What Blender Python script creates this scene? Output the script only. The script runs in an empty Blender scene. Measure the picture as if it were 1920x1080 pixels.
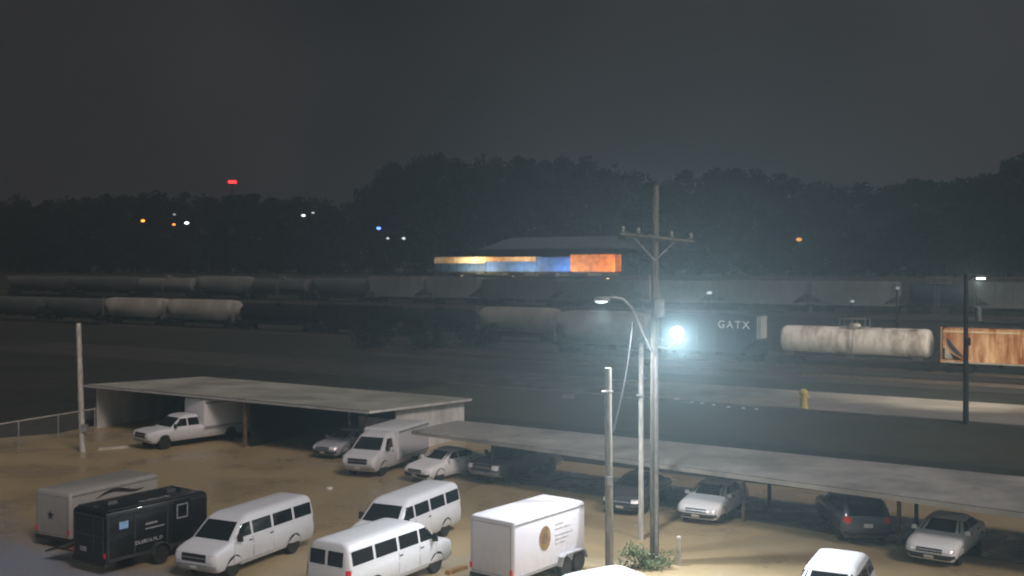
import bpy, bmesh, math, random
from mathutils import Vector, Matrix
R=math.radians
random.seed(7)
scene=bpy.context.scene
col=scene.collection
H=10.7; YH=503.0; F=2000.0
def G(px,py,z=0.0):
    k=(H-z)/(py-YH); return ((px-960)*k, F*k)
def ZZ(py,Y): return H-(py-YH)*Y/F
def XX(px,Y): return (px-960)*Y/F
UX,UY=.83,-.557
NX,NY=.557,.83
def SN(s,n): return (UX*s+NX*n, UY*s+NY*n)
def on_n(px,n):                      # ground point on the track line n seen at column px
    k=(px-960)/F; Y=n/(NX*k+NY); return (k*Y,Y)
SC=UX*UX+UY*UY
def tz(n):
    pts=[(-900,0),(130,0),(150,4.0),(185,8.8),(230,9.4),(900,10.0),(3000,10.0)]
    for (a,za),(b,zb) in zip(pts,pts[1:]):
        if a<=n<=b: return za+(zb-za)*(n-a)/(b-a)
    return 0

# ---------------------------------------------------------------- materials
def mat(name,c,rough=.6,metal=0.0,var=.25,scale=3.0,bump=0.0,c2=None,coat=0.0,spec=.5,detail=5.0,rvar=.1,stretch=None,lohi=(.34,.66)):
    m=bpy.data.materials.new(name); m.use_nodes=True
    nt=m.node_tree; b=nt.nodes['Principled BSDF']
    tc=nt.nodes.new('ShaderNodeTexCoord'); no=nt.nodes.new('ShaderNodeTexNoise')
    no.inputs['Scale'].default_value=scale; no.inputs['Detail'].default_value=detail; no.inputs['Roughness'].default_value=.65
    if stretch:
        mp=nt.nodes.new('ShaderNodeMapping'); mp.inputs['Scale'].default_value=stretch
        nt.links.new(tc.outputs['Object'],mp.inputs['Vector']); nt.links.new(mp.outputs[0],no.inputs['Vector'])
    else: nt.links.new(tc.outputs['Object'],no.inputs['Vector'])
    rp=nt.nodes.new('ShaderNodeValToRGB')
    lo=[max(0,x*(1-var)) for x in c]; hi=[min(1,x*(1+var)) for x in c] if c2 is None else c2
    rp.color_ramp.elements[0].position=lohi[0]; rp.color_ramp.elements[1].position=lohi[1]
    rp.color_ramp.elements[0].color=(*lo,1); rp.color_ramp.elements[1].color=(*hi,1)
    nt.links.new(no.outputs['Fac'],rp.inputs['Fac']); nt.links.new(rp.outputs['Color'],b.inputs['Base Color'])
    mr=nt.nodes.new('ShaderNodeMapRange'); mr.inputs['To Min'].default_value=max(.02,rough-rvar); mr.inputs['To Max'].default_value=min(1,rough+rvar)
    nt.links.new(no.outputs['Fac'],mr.inputs['Value']); nt.links.new(mr.outputs['Result'],b.inputs['Roughness'])
    b.inputs['Metallic'].default_value=metal
    b.inputs['Coat Weight'].default_value=coat
    b.inputs['Specular IOR Level'].default_value=spec
    if bump>0:
        bp=nt.nodes.new('ShaderNodeBump'); bp.inputs['Strength'].default_value=bump; bp.inputs['Distance'].default_value=.05
        nt.links.new(no.outputs['Fac'],bp.inputs['Height']); nt.links.new(bp.outputs['Normal'],b.inputs['Normal'])
    return m
def emit(name,c,s):
    m=bpy.data.materials.new(name); m.use_nodes=True; nt=m.node_tree
    for n in list(nt.nodes): nt.nodes.remove(n)
    o=nt.nodes.new('ShaderNodeOutputMaterial'); e=nt.nodes.new('ShaderNodeEmission')
    e.inputs['Color'].default_value=(*c,1); e.inputs['Strength'].default_value=s
    nt.links.new(e.outputs[0],o.inputs['Surface'])
    m.cycles.emission_sampling='NONE'
    return m
def dirty(name,c,dirt,amt=.5,rough=.4,coat=.3,zlo=.3,zhi=1.1):
    """paint with streaks of dirt that thicken towards the sills"""
    m=bpy.data.materials.new(name); m.use_nodes=True; nt=m.node_tree; b=nt.nodes['Principled BSDF']; L=nt.links.new
    tc=nt.nodes.new('ShaderNodeTexCoord'); sp=nt.nodes.new('ShaderNodeSeparateXYZ'); L(tc.outputs['Object'],sp.inputs[0])
    mp=nt.nodes.new('ShaderNodeMapping'); mp.inputs['Scale'].default_value=(2.2,2.2,.7); L(tc.outputs['Object'],mp.inputs['Vector'])
    no=nt.nodes.new('ShaderNodeTexNoise'); no.inputs['Scale'].default_value=2.2; no.inputs['Detail'].default_value=8; no.inputs['Roughness'].default_value=.7
    L(mp.outputs[0],no.inputs['Vector'])
    mr=nt.nodes.new('ShaderNodeMapRange'); mr.inputs['From Min'].default_value=zhi; mr.inputs['From Max'].default_value=zlo
    mr.inputs['To Min'].default_value=.25; mr.inputs['To Max'].default_value=1.2; L(sp.outputs['Z'],mr.inputs['Value'])
    mu=nt.nodes.new('ShaderNodeMath'); mu.operation='MULTIPLY'; L(no.outputs['Fac'],mu.inputs[0]); L(mr.outputs[0],mu.inputs[1])
    m2=nt.nodes.new('ShaderNodeMath'); m2.operation='MULTIPLY'; m2.use_clamp=True; m2.inputs[1].default_value=amt*1.4; L(mu.outputs[0],m2.inputs[0])
    mx=nt.nodes.new('ShaderNodeMix'); mx.data_type='RGBA'
    mx.inputs[6].default_value=(*c,1); mx.inputs[7].default_value=(*dirt,1); L(m2.outputs[0],mx.inputs[0]); L(mx.outputs[2],b.inputs['Base Color'])
    b.inputs['Roughness'].default_value=rough; b.inputs['Coat Weight'].default_value=coat
    return m

M={}
M['white_paint']=dirty('white_paint',(.69,.73,.78),(.28,.26,.22),.55)
M['white_paint_b']=dirty('white_paint_b',(.66,.695,.735),(.28,.26,.22),.55)
M['clean_white']=dirty('clean_white',(.86,.9,.93),(.5,.5,.48),.3)
M['silver_paint']=dirty('silver_paint',(.42,.46,.52),(.2,.19,.17),.4,.3,.5)
M['dark_paint']=dirty('dark_paint',(.05,.058,.07),(.05,.047,.04),.4,.25,.8)
M['grey_paint']=dirty('grey_paint',(.085,.095,.112),(.06,.055,.05),.4,.25,.8)
M['black_paint']=dirty('black_paint',(.006,.007,.008),(.018,.017,.014),.5,.35,.4)
M['trailer_white']=dirty('trailer_white',(.60,.605,.68),(.3,.28,.27),.6,.45,.1,.4,2.0)
M['trailer_pale']=dirty('trailer_pale',(.36,.36,.345),(.17,.155,.14),.7,.5,.1,.4,2.0)
M['glass']=mat('glass_dark',(.01,.013,.015),.12,0,.2,1,spec=.6)
M['rubber']=mat('rubber',(.018,.018,.018),.85,0,.3,8)
M['rim']=mat('rim',(.3,.3,.31),.4,.6,.2,6)
M['black_plastic']=mat('black_plastic',(.02,.02,.022),.6,0,.3,6)
M['trim_dark']=mat('trim_dark',(.06,.062,.066),.4,.3,.3,6)
M['chrome']=mat('chrome',(.5,.51,.53),.3,.8,.15,5)
M['lamp_clear']=mat('lamp_clear',(.75,.77,.8),.15,0,.1,5,coat=1)
M['lamp_red']=mat('lamp_red',(.7,.015,.015),.25,0,.1,5,coat=1)
M['plate']=mat('plate',(.7,.72,.72),.4,0,.1,10)
M['gap']=mat('gap',(.1,.1,.1),.9,0,.2,5)
M['wood_pole']=mat('wood_pole',(.13,.12,.095),.85,0,.4,2.5,.3,stretch=(3,3,.5))
M['grey_pole']=mat('grey_pole',(.17,.165,.14),.85,0,.4,2.5,.3,stretch=(3,3,.5))
M['pale_pole']=mat('pale_pole',(.42,.42,.39),.75,0,.4,3,.15,stretch=(3,3,.6))
M['galv']=mat('galv',(.28,.29,.30),.5,.3,.25,4)
M['cable']=mat('cable',(.06,.064,.07),.7,0,.25,4)
M['dark_pole']=mat('dark_pole',(.025,.024,.022),.8,0,.4,3,.2)
M['steel_dark']=mat('steel_dark',(.018,.018,.017),.75,.2,.4,3)
M['underframe']=mat('underframe',(.07,.062,.055),.75,.1,.4,2)
M['rail']=mat('rail',(.13,.105,.085),.5,.5,.3,2)
M['roof_metal']=mat('roof_metal',(.345,.355,.31),.55,.1,.35,.3,.0,detail=10)
M['carport_roof']=mat('carport_roof',(.33,.325,.305),.6,.0,.35,.4,detail=10)
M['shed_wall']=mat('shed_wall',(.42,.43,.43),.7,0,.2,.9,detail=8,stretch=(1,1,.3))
M['shed_wall_lit']=mat('shed_wall_lit',(.60,.61,.60),.7,0,.25,.9,detail=8,stretch=(1,1,.3))  # brighter copy of shed_wall, the lit look put into its colour
M['shed_shade']=mat('shed_shade',(.010,.010,.009),.9,0,.3,1)  # shade of the right bay put into its wall colour
M['timber']=mat('timber',(.15,.095,.055),.8,0,.4,3,.2)
M['rust']=mat('rust',(.52,.155,.02),.8,0,.3,.6,.15,c2=(.95,.66,.36),detail=12,stretch=(2.0,1,.38),lohi=(.42,.66))
M['tank_white']=mat('tank_white',(.26,.19,.12),.7,0,.3,.6,0,c2=(.74,.735,.69),detail=12,stretch=(1.5,1,.45),lohi=(.30,.56))
M['hopper_grey']=mat('hopper_grey',(.22,.235,.23),.7,0,.3,.4,detail=8)
M['hopper_pale']=mat('hopper_pale',(.31,.335,.31),.7,0,.3,.3,detail=8,stretch=(1,1,.6))
M['hopper_far']=mat('hopper_far',(.15,.175,.18),.7,0,.35,.2,detail=8)
M['hopper_dim']=mat('hopper_dim',(.075,.09,.095),.7,0,.35,.2,detail=8)
M['hopper_tan']=mat('hopper_tan',(.22,.22,.195),.7,0,.25,.4,detail=8)
M['hopper_navy']=mat('hopper_navy',(.018,.032,.062),.6,0,.4,.5,detail=8)
M['hopper_dark']=mat('hopper_dark',(.006,.007,.007),.8,0,.4,.8,detail=8,spec=.25)
M['yellow']=mat('yellow',(.62,.52,.08),.6,0,.25,4)
M['con_yellow']=mat('con_yellow',(.78,.52,.2),.6,0,.3,.35,c2=(.88,.84,.62))
M['con_tan']=mat('con_tan',(.62,.34,.12),.6,0,.3,.35,c2=(.80,.62,.36))
M['con_navy']=mat('con_navy',(.035,.085,.19),.6,0,.35,.5)
M['con_blue']=mat('con_blue',(.07,.19,.50),.6,0,.35,.5)
M['con_orange']=mat('con_orange',(.84,.25,.04),.6,0,.4,.9)
M['roof_blue']=mat('roof_blue',(.085,.115,.14),.8,.0,.25,.2,spec=.2)
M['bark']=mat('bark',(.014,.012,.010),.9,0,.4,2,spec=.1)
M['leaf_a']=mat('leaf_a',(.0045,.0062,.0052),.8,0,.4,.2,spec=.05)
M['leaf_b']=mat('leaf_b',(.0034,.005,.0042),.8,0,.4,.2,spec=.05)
M['leaf_bush']=mat('leaf_bush',(.085,.12,.045),.6,0,.5,2.0)
M['leaf_scrub']=mat('leaf_scrub',(.007,.009,.007),.8,0,.5,1.0,spec=.15)
M['ceramic']=mat('ceramic',(.25,.24,.21),.3,0,.2,5)
M['concrete']=mat('concrete',(.42,.41,.36),.8,0,.25,3,.1)
M['kerb']=mat('kerb',(.14,.135,.12),.85,0,.3,.6,.1)
M['sign_white']=mat('sign_white',(.75,.78,.8),.5,0,.1,5)
M['ink_dark']=mat('ink_dark',(.03,.03,.035),.6,0,.2,5)
M['ink_grey']=mat('ink_grey',(.26,.26,.28),.6,0,.3,9)
M['ink_pale']=mat('ink_pale',(.40,.41,.42),.6,0,.4,9)
M['logo_brown']=mat('logo_brown',(.22,.14,.055),.6,0,.5,9)
M['sticker_blue']=mat('sticker_blue',(.25,.45,.7),.5,0,.3,5)
M['orange_mark']=mat('orange_mark',(.34,.19,.07),.8,0,.35,5)

# ---------------------------------------------------------------- mesh builder
class MB:
    def __init__(s): s.v=[]; s.f=[]
    def add(s,vs,fs):
        o=len(s.v); s.v+= [tuple(p) for p in vs]; s.f+=[tuple(i+o for i in q) for q in fs]; return s
    def box(s,c,d,rz=0,taper=1.0):
        x,y,z=[q/2 for q in d]; vs=[]
        for k in (-1,1):
            t=taper if k==1 else 1
            for a,b in ((-1,-1),(1,-1),(1,1),(-1,1)):
                px,py=a*x*t,b*y*t
                vs.append((c[0]+px*math.cos(rz)-py*math.sin(rz),c[1]+px*math.sin(rz)+py*math.cos(rz),c[2]+k*z))
        return s.add(vs,[(0,3,2,1),(4,5,6,7),(0,1,5,4),(1,2,6,5),(2,3,7,6),(3,0,4,7)])
    def tube(s,pts,r,n=10,caps=True):
        pts=[Vector(p) for p in pts]; rs=r if isinstance(r,(list,tuple)) else [r]*len(pts)
        vs=[]; fs=[]
        for i,p in enumerate(pts):
            d=(pts[min(i+1,len(pts)-1)]-pts[max(i-1,0)]).normalized()
            up=Vector((0,0,1)) if abs(d.z)<.95 else Vector((1,0,0))
            a=d.cross(up).normalized(); b=d.cross(a).normalized()
            for j in range(n):
                t=2*math.pi*j/n; vs.append(p+a*math.cos(t)*rs[i]+b*math.sin(t)*rs[i])
        for i in range(len(pts)-1):
            for j in range(n):
                k=(j+1)%n; fs.append((i*n+j,i*n+k,(i+1)*n+k,(i+1)*n+j))
        if caps:
            fs.append(tuple(range(n))[::-1]); fs.append(tuple((len(pts)-1)*n+j for j in range(n)))
        return s.add(vs,fs)
    def rings(s,rs,caps=True):
        n=len(rs[0]); vs=[p for r in rs for p in r]; fs=[]
        for i in range(len(rs)-1):
            for j in range(n):
                k=(j+1)%n; fs.append((i*n+j,i*n+k,(i+1)*n+k,(i+1)*n+j))
        if caps:
            fs.append(tuple(range(n))[::-1]); fs.append(tuple((len(rs)-1)*n+j for j in range(n)))
        return s.add(vs,fs)
    def prism(s,poly,y0,y1):            # poly in x,z extruded along y
        n=len(poly); vs=[(x,y0,z) for x,z in poly]+[(x,y1,z) for x,z in poly]
        fs=[tuple(range(n)),tuple(range(n,2*n))[::-1]]+[(j,(j+1)%n,n+(j+1)%n,n+j) for j in range(n)]
        return s.add(vs,fs)
    def sheet(s,pts): return s.add(pts,[tuple(range(len(pts)))])
    def slab(s,pts,th):
        n=len(pts); vs=[tuple(p) for p in pts]+[(p[0],p[1],p[2]-th) for p in pts]
        return s.add(vs,[tuple(range(n)),tuple(range(n,2*n))[::-1]]+[(j,(j+1)%n,n+(j+1)%n,n+j) for j in range(n)])
    def grid(s,fn,nu=4,nv=3):
        vs=[fn(i/nu,j/nv) for j in range(nv+1) for i in range(nu+1)]
        return s.add(vs,[(j*(nu+1)+i,j*(nu+1)+i+1,(j+1)*(nu+1)+i+1,(j+1)*(nu+1)+i) for j in range(nv) for i in range(nu)])
    def lathe_y(s,prof,c=(0,0,0),n=20):
        return s.rings([[(c[0]+r*math.cos(2*math.pi*j/n),c[1]+y,c[2]+r*math.sin(2*math.pi*j/n)) for j in range(n)] for r,y in prof])
    def lathe_z(s,prof,c=(0,0,0),n=16):
        return s.rings([[(c[0]+r*math.cos(2*math.pi*j/n),c[1]+r*math.sin(2*math.pi*j/n),c[2]+z) for j in range(n)] for r,z in prof])
    def lathe_x(s,prof,c=(0,0,0),n=28):
        return s.rings([[(c[0]+x,c[1]+r*math.cos(2*math.pi*j/n),c[2]+r*math.sin(2*math.pi*j/n)) for j in range(n)] for r,x in prof])
    def mesh(s,name,m,smooth=35):
        me=bpy.data.meshes.new(name); me.from_pydata(s.v,[],s.f)
        bm=bmesh.new(); bm.from_mesh(me); bmesh.ops.recalc_face_normals(bm,faces=bm.faces); bm.to_mesh(me); bm.free()
        me.materials.append(m)
        if smooth:
            me.polygons.foreach_set('use_smooth',[True]*len(me.polygons)); me.set_sharp_from_angle(angle=R(smooth))
        me.update(); return me
    def build(s,name,m,parent=None,smooth=35):
        o=bpy.data.objects.new(name,s.mesh(name,m,smooth)); col.objects.link(o)
        if parent: o.parent=parent
        return o
def tag(o,label=None,cat=None,group=None,kind=None):
    if label: o['label']=label
    if cat: o['category']=cat
    if group: o['group']=group
    if kind: o['kind']=kind
    return o
def thing(name,label,cat,loc=(0,0,0),rz=0,group=None):
    o=bpy.data.objects.new(name,None); col.objects.link(o); o.empty_display_size=.3
    o.location=loc; o.rotation_euler=(0,0,rz); return tag(o,label,cat,group)
def use(name,me,parent,loc=(0,0,0),rot=(0,0,0)):
    o=bpy.data.objects.new(name,me); col.objects.link(o); o.parent=parent; o.location=loc; o.rotation_euler=rot; return o
def copy_tree(o,parent=None):
    c=o.copy(); col.objects.link(c); c.parent=parent
    for ch in list(o.children): copy_tree(ch,c)
    return c
def text(name,body,size,m,parent,loc,rot,gap=1.0):
    cu=bpy.data.curves.new(name,'FONT'); cu.body=body; cu.size=size; cu.align_x='CENTER'; cu.align_y='CENTER'; cu.extrude=.004; cu.space_character=gap; cu.offset=size*.012
    t=bpy.data.objects.new(name+'_source',cu); col.objects.link(t)
    bpy.context.view_layer.update()
    me=bpy.data.meshes.new_from_object(t.evaluated_get(bpy.context.evaluated_depsgraph_get()))
    col.objects.unlink(t); bpy.data.objects.remove(t)
    me.materials.clear(); me.materials.append(m)
    o=use(name,me,parent,loc,rot); return o

# ---------------------------------------------------------------- body lofts
class Loft:
    def __init__(s,lv): s.lv=lv
    def at(s,z):
        lv=s.lv
        if z<=lv[0][0]: return lv[0][1:]
        for a,b in zip(lv,lv[1:]):
            if a[0]<=z<=b[0]:
                t=(z-a[0])/max(1e-6,b[0]-a[0]); return tuple(p+(q-p)*t for p,q in zip(a[1:],b[1:]))
        return lv[-1][1:]
    def add(s,mb,k=5):
        rs=[]
        for z,xr,xf,hw,r in s.lv:
            ring=[]
            for cx,cy,a0 in ((xf-r,hw-r,0),(xr+r,hw-r,90),(xr+r,-hw+r,180),(xf-r,-hw+r,270)):
                for i in range(k+1):
                    a=R(a0+90*i/k); ring.append((cx+r*math.cos(a),cy+r*math.sin(a),z))
            rs.append(ring)
        mb.rings(rs); return mb
    def side(s,x,z,sg,off=.008):
        xr,xf,hw,r=s.at(z); y=hw
        if x>xf-r: y=hw-r+math.sqrt(max(0,r*r-(x-xf+r)**2))
        if x<xr+r: y=hw-r+math.sqrt(max(0,r*r-(xr+r-x)**2))
        return (x,sg*(y+off),z)
    def front(s,y,z,off=.008,end=1):
        xr,xf,hw,r=s.at(z); d=0; a=abs(y)
        if a>hw-r: d=r-math.sqrt(max(0,r*r-(a-hw+r)**2))
        return (xf-d+off,y,z) if end>0 else (xr+d-off,y,z)
def bil(c,u,v):
    a=[c[0][i]*(1-u)+c[1][i]*u for i in (0,1)]; b=[c[3][i]*(1-u)+c[2][i]*u for i in (0,1)]
    return a[0]*(1-v)+b[0]*v,a[1]*(1-v)+b[1]*v
def side_panel(L,c,sg,off=.008,nu=5,nv=3):
    return MB().grid(lambda u,v:L.side(*bil(c,u,v),sg,off),nu,nv)
def end_panel(L,c,end,off=.008,nu=6,nv=3):
    return MB().grid(lambda u,v:L.front(*bil(c,u,v),off,end),nu,nv)
def rect(a0,a1,b0,b1): return [(a0,b0),(a1,b0),(a1,b1),(a0,b1)]
WM={}
def wheel(parent,x,y,r,w=.22,sg=1,dark=False):
    k=(r,w,dark)
    if k not in WM:
        t=MB().lathe_y([(r*.62,-w/2),(r*.93,-w/2),(r,-w*.32),(r,w*.32),(r*.93,w/2),(r*.62,w/2)],n=26).mesh('wheel',M['rubber'])
        q=MB().lathe_y([(r*.64,.0),(r*.64,w*.46),(r*.56,w*.40),(r*.5,w*.24),(r*.2,w*.3),(r*.16,w*.42),(.01,w*.43)],n=20)
        for i in range(5):
            a=2*math.pi*i/5; q.box((r*.36*math.cos(a),w*.29,r*.36*math.sin(a)),(.07,.03,.07))
        WM[k]=(t,q.mesh('rim',M['black_plastic'] if dark else M['rim']))
    o=use('wheel',WM[k][0],parent,(x,y,r),(0,0,0 if sg>0 else math.pi))
    use('rim',WM[k][1],o); return o
def arches(L,root,xs,r,zb):
    for sg in (-1,1):
        for x in xs:
            n=14; z0=max(zb,.02)
            pts=[]
            for i in range(n+1):
                a=math.pi*i/n; pts.append((x+r*1.15*math.cos(a),max(r+r*1.15*math.sin(a),z0+.02)))
            pts=[(x+r*1.15,z0)]+pts+[(x-r*1.15,z0)]
            MB().sheet([L.side(px,pz,sg,.009) for px,pz in pts]).build('wheel_arch',M['rubber'],root)
def common(L,root,paint,spec):
    L.add(MB()).build('body',paint,root)
    for c in spec['side']:
        for sg in (-1,1):
            b=side_panel(L,[c[0],c[1],c[2],c[3]],sg,.014); b.build('side_window',M['glass'],root)
    ws=spec['windshield']; end_panel(L,[(-ws[2],ws[0]),(ws[2],ws[0]),(ws[3],ws[1]),(-ws[3],ws[1])],1,.014).build('windshield',M['glass'],root)
    for c in spec.get('rear',[]): end_panel(L,c,-1,.012).build('rear_window',M['glass'],root)
    for c in spec.get('doors',[]):
        for sg in (-1,1):
            side_panel(L,[(c[0]-.013,c[2]-.013),(c[1]+.013,c[2]-.013),(c[1]+.013,c[3]),(c[0]-.013,c[3])],sg,.003,4,4).build('door_gap',M['gap'],root)
            d=side_panel(L,[(c[0],c[2]),(c[1],c[2]),(c[1],c[3]),(c[0],c[3])],sg,.006,4,4).build('door',paint,root)
            p=L.side(c[0]+.12,c[3]-.1,sg,.02); MB().box(p,(.16,.03,.035)).build('handle',M['black_plastic'],d)
    hz=spec['head']
    for sg in (-1,1):
        end_panel(L,[(sg*hz[0],hz[2]),(sg*hz[1],hz[2]),(sg*hz[1],hz[3]),(sg*hz[0],hz[3])],1,.012).build('headlight',M['lamp_clear'],root)
    tzz=spec['tail']
    for sg in (-1,1):
        end_panel(L,[(sg*tzz[0],tzz[2]),(sg*tzz[1],tzz[2]),(sg*tzz[1],tzz[3]),(sg*tzz[0],tzz[3])],-1,.012).build('taillight',M['lamp_red'],root)
    g=spec['grille']; end_panel(L,rect(-g[0],g[0],g[1],g[2]),1,.012).build('grille',M['black_plastic'],root)
    end_panel(L,rect(-g[0]*.95,g[0]*.95,(g[1]+g[2])/2-.02,(g[1]+g[2])/2+.02),1,.02).build('grille_bar',M['chrome'],root)
    bp=spec['bumper']
    for e,nm in ((1,'front_bumper'),(-1,'rear_bumper')):
        xr,xf,hw,r=L.at((bp[0]+bp[1])/2)
        b=MB().grid(lambda u,v:L.front(-hw*.97+2*hw*.97*u,bp[0]+(bp[1]-bp[0])*v,.05 if 0<v<1 else .012,e),10,4)
        b.build(nm,bp[2],root)
    end_panel(L,rect(-.17,.17,spec['plate'],spec['plate']+.15),-1,.06).build('license_plate',M['plate'],root)
    end_panel(L,rect(-.17,.17,bp[0]+.03,bp[0]+.16),1,.06).build('license_plate',M['plate'],root)
    mx,mz=spec['mirror']
    for sg in (-1,1):
        p=L.side(mx,mz,sg,.0); MB().box((p[0],p[1]+sg*.12,p[2]+.02),(.1,.2,spec.get('mh',.15)),taper=.85).build('mirror',spec.get('mm',paint),root)
    r=spec['r']
    arches(L,root,spec['wheels'],r,spec['lv'][0][0])
    for x in spec['wheels']:
        for sg in (-1,1):
            hw=L.at(r)[2]; wheel(root,x,sg*(hw-.085),r,.23,sg,spec.get('darkrim',False))
VAN=dict(lv=[(.34,-2.9,2.8,.9,.15),(.5,-3.0,2.96,.98,.2),(.8,-3.02,3.0,1.0,.24),(1.0,-3.01,2.97,1.0,.26),(1.1,-3.0,2.84,.99,.26),(1.2,-3.0,2.5,.975,.24),(1.28,-2.99,2.1,.965,.2),(1.6,-2.97,1.74,.91,.2),(1.88,-2.93,1.42,.85,.2),(1.99,-2.9,1.22,.79,.2),(2.06,-2.82,1.0,.68,.2),(2.09,-2.6,.7,.5,.2)],
  side=[[(.98,1.36),(1.82,1.36),(1.42,1.82),(.98,1.82)],[(-.22,1.36),(.86,1.36),(.86,1.82),(-.22,1.82)],[(-1.52,1.36),(-.36,1.36),(-.36,1.82),(-1.52,1.82)],[(-2.74,1.36),(-1.66,1.36),(-1.66,1.82),(-2.74,1.82)]],
  windshield=(1.32,1.87,.8,.68),rear=[rect(-.72,-.06,1.34,1.82),rect(.06,.72,1.34,1.82)],doors=[(.92,1.95,.5,1.27),(-.3,.86,.5,1.27)],
  head=(.6,.93,.74,.98),tail=(.84,.97,.9,1.25),grille=(.55,.72,1.0),bumper=(.42,.62,M['chrome']),plate=.72,mirror=(1.72,1.38),mh=.28,mm=M['black_plastic'],wheels=(1.95,-1.6),r=.38)
CUT=dict(VAN); CUT['side']=[VAN['side'][0]]; CUT['doors']=[VAN['doors'][0]]; CUT['rear']=[]
SEDAN=dict(lv=[(.24,-2.15,2.15,.78,.2),(.4,-2.32,2.32,.88,.35),(.6,-2.36,2.36,.91,.42),(.72,-2.35,2.28,.91,.42),(.82,-2.32,2.05,.9,.4),(.94,-2.2,1.2,.87,.32),(1.02,-1.75,.98,.83,.26),(1.36,-.98,.22,.66,.24),(1.43,-.78,.0,.57,.22),(1.46,-.55,-.2,.44,.2)],
  side=[[(-.02,1.05),(.74,1.05),(.2,1.33),(-.02,1.33)],[(-1.3,1.05),(-.1,1.05),(-.1,1.33),(-.85,1.33)]],
  windshield=(1.04,1.35,.7,.56),rear=[[(-.66,1.05),(.66,1.05),(.52,1.33),(-.52,1.33)]],doors=[(-.02,1.05,.36,1.0),(-1.05,-.08,.36,1.0)],
  head=(.5,.84,.6,.74),tail=(.5,.84,.7,.88),grille=(.45,.56,.7),bumper=(.3,.5,M['black_plastic']),plate=.66,mirror=(.78,1.02),wheels=(1.4,-1.35),r=.33)
SUV=dict(lv=[(.3,-2.3,2.2,.84,.2),(.5,-2.42,2.4,.94,.3),(.8,-2.45,2.42,.97,.36),(.98,-2.43,2.25,.96,.36),(1.08,-2.4,1.5,.94,.3),(1.14,-2.38,1.12,.91,.28),(1.6,-2.08,.42,.78,.25),(1.7,-1.95,.18,.7,.24),(1.76,-1.75,-.08,.56,.22)],
  side=[[(-.1,1.18),(.9,1.18),(.4,1.57),(-.1,1.57)],[(-1.1,1.18),(-.18,1.18),(-.18,1.57),(-1.1,1.57)],[(-2.1,1.18),(-1.2,1.18),(-1.2,1.57),(-1.9,1.57)]],
  windshield=(1.17,1.6,.8,.66),rear=[[(-.72,1.16),(.72,1.16),(.62,1.55),(-.62,1.55)]],doors=[(-.08,1.1,.42,1.12),(-1.14,-.14,.42,1.12)],
  head=(.5,.88,.8,.97),tail=(.62,.9,.9,1.12),grille=(.48,.66,.92),bumper=(.38,.6,M['black_plastic']),plate=.74,mirror=(.95,1.16),wheels=(1.5,-1.42),r=.38)
def place(P): return math.atan2(P[1],P[0])
def make(spec,name,label,cat,c,h,paint,group=None):
    root=thing(name,label,cat,(c[0],c[1],.004),place(h),group); L=Loft(spec['lv']); common(L,root,M[paint],spec); return root,L
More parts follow.
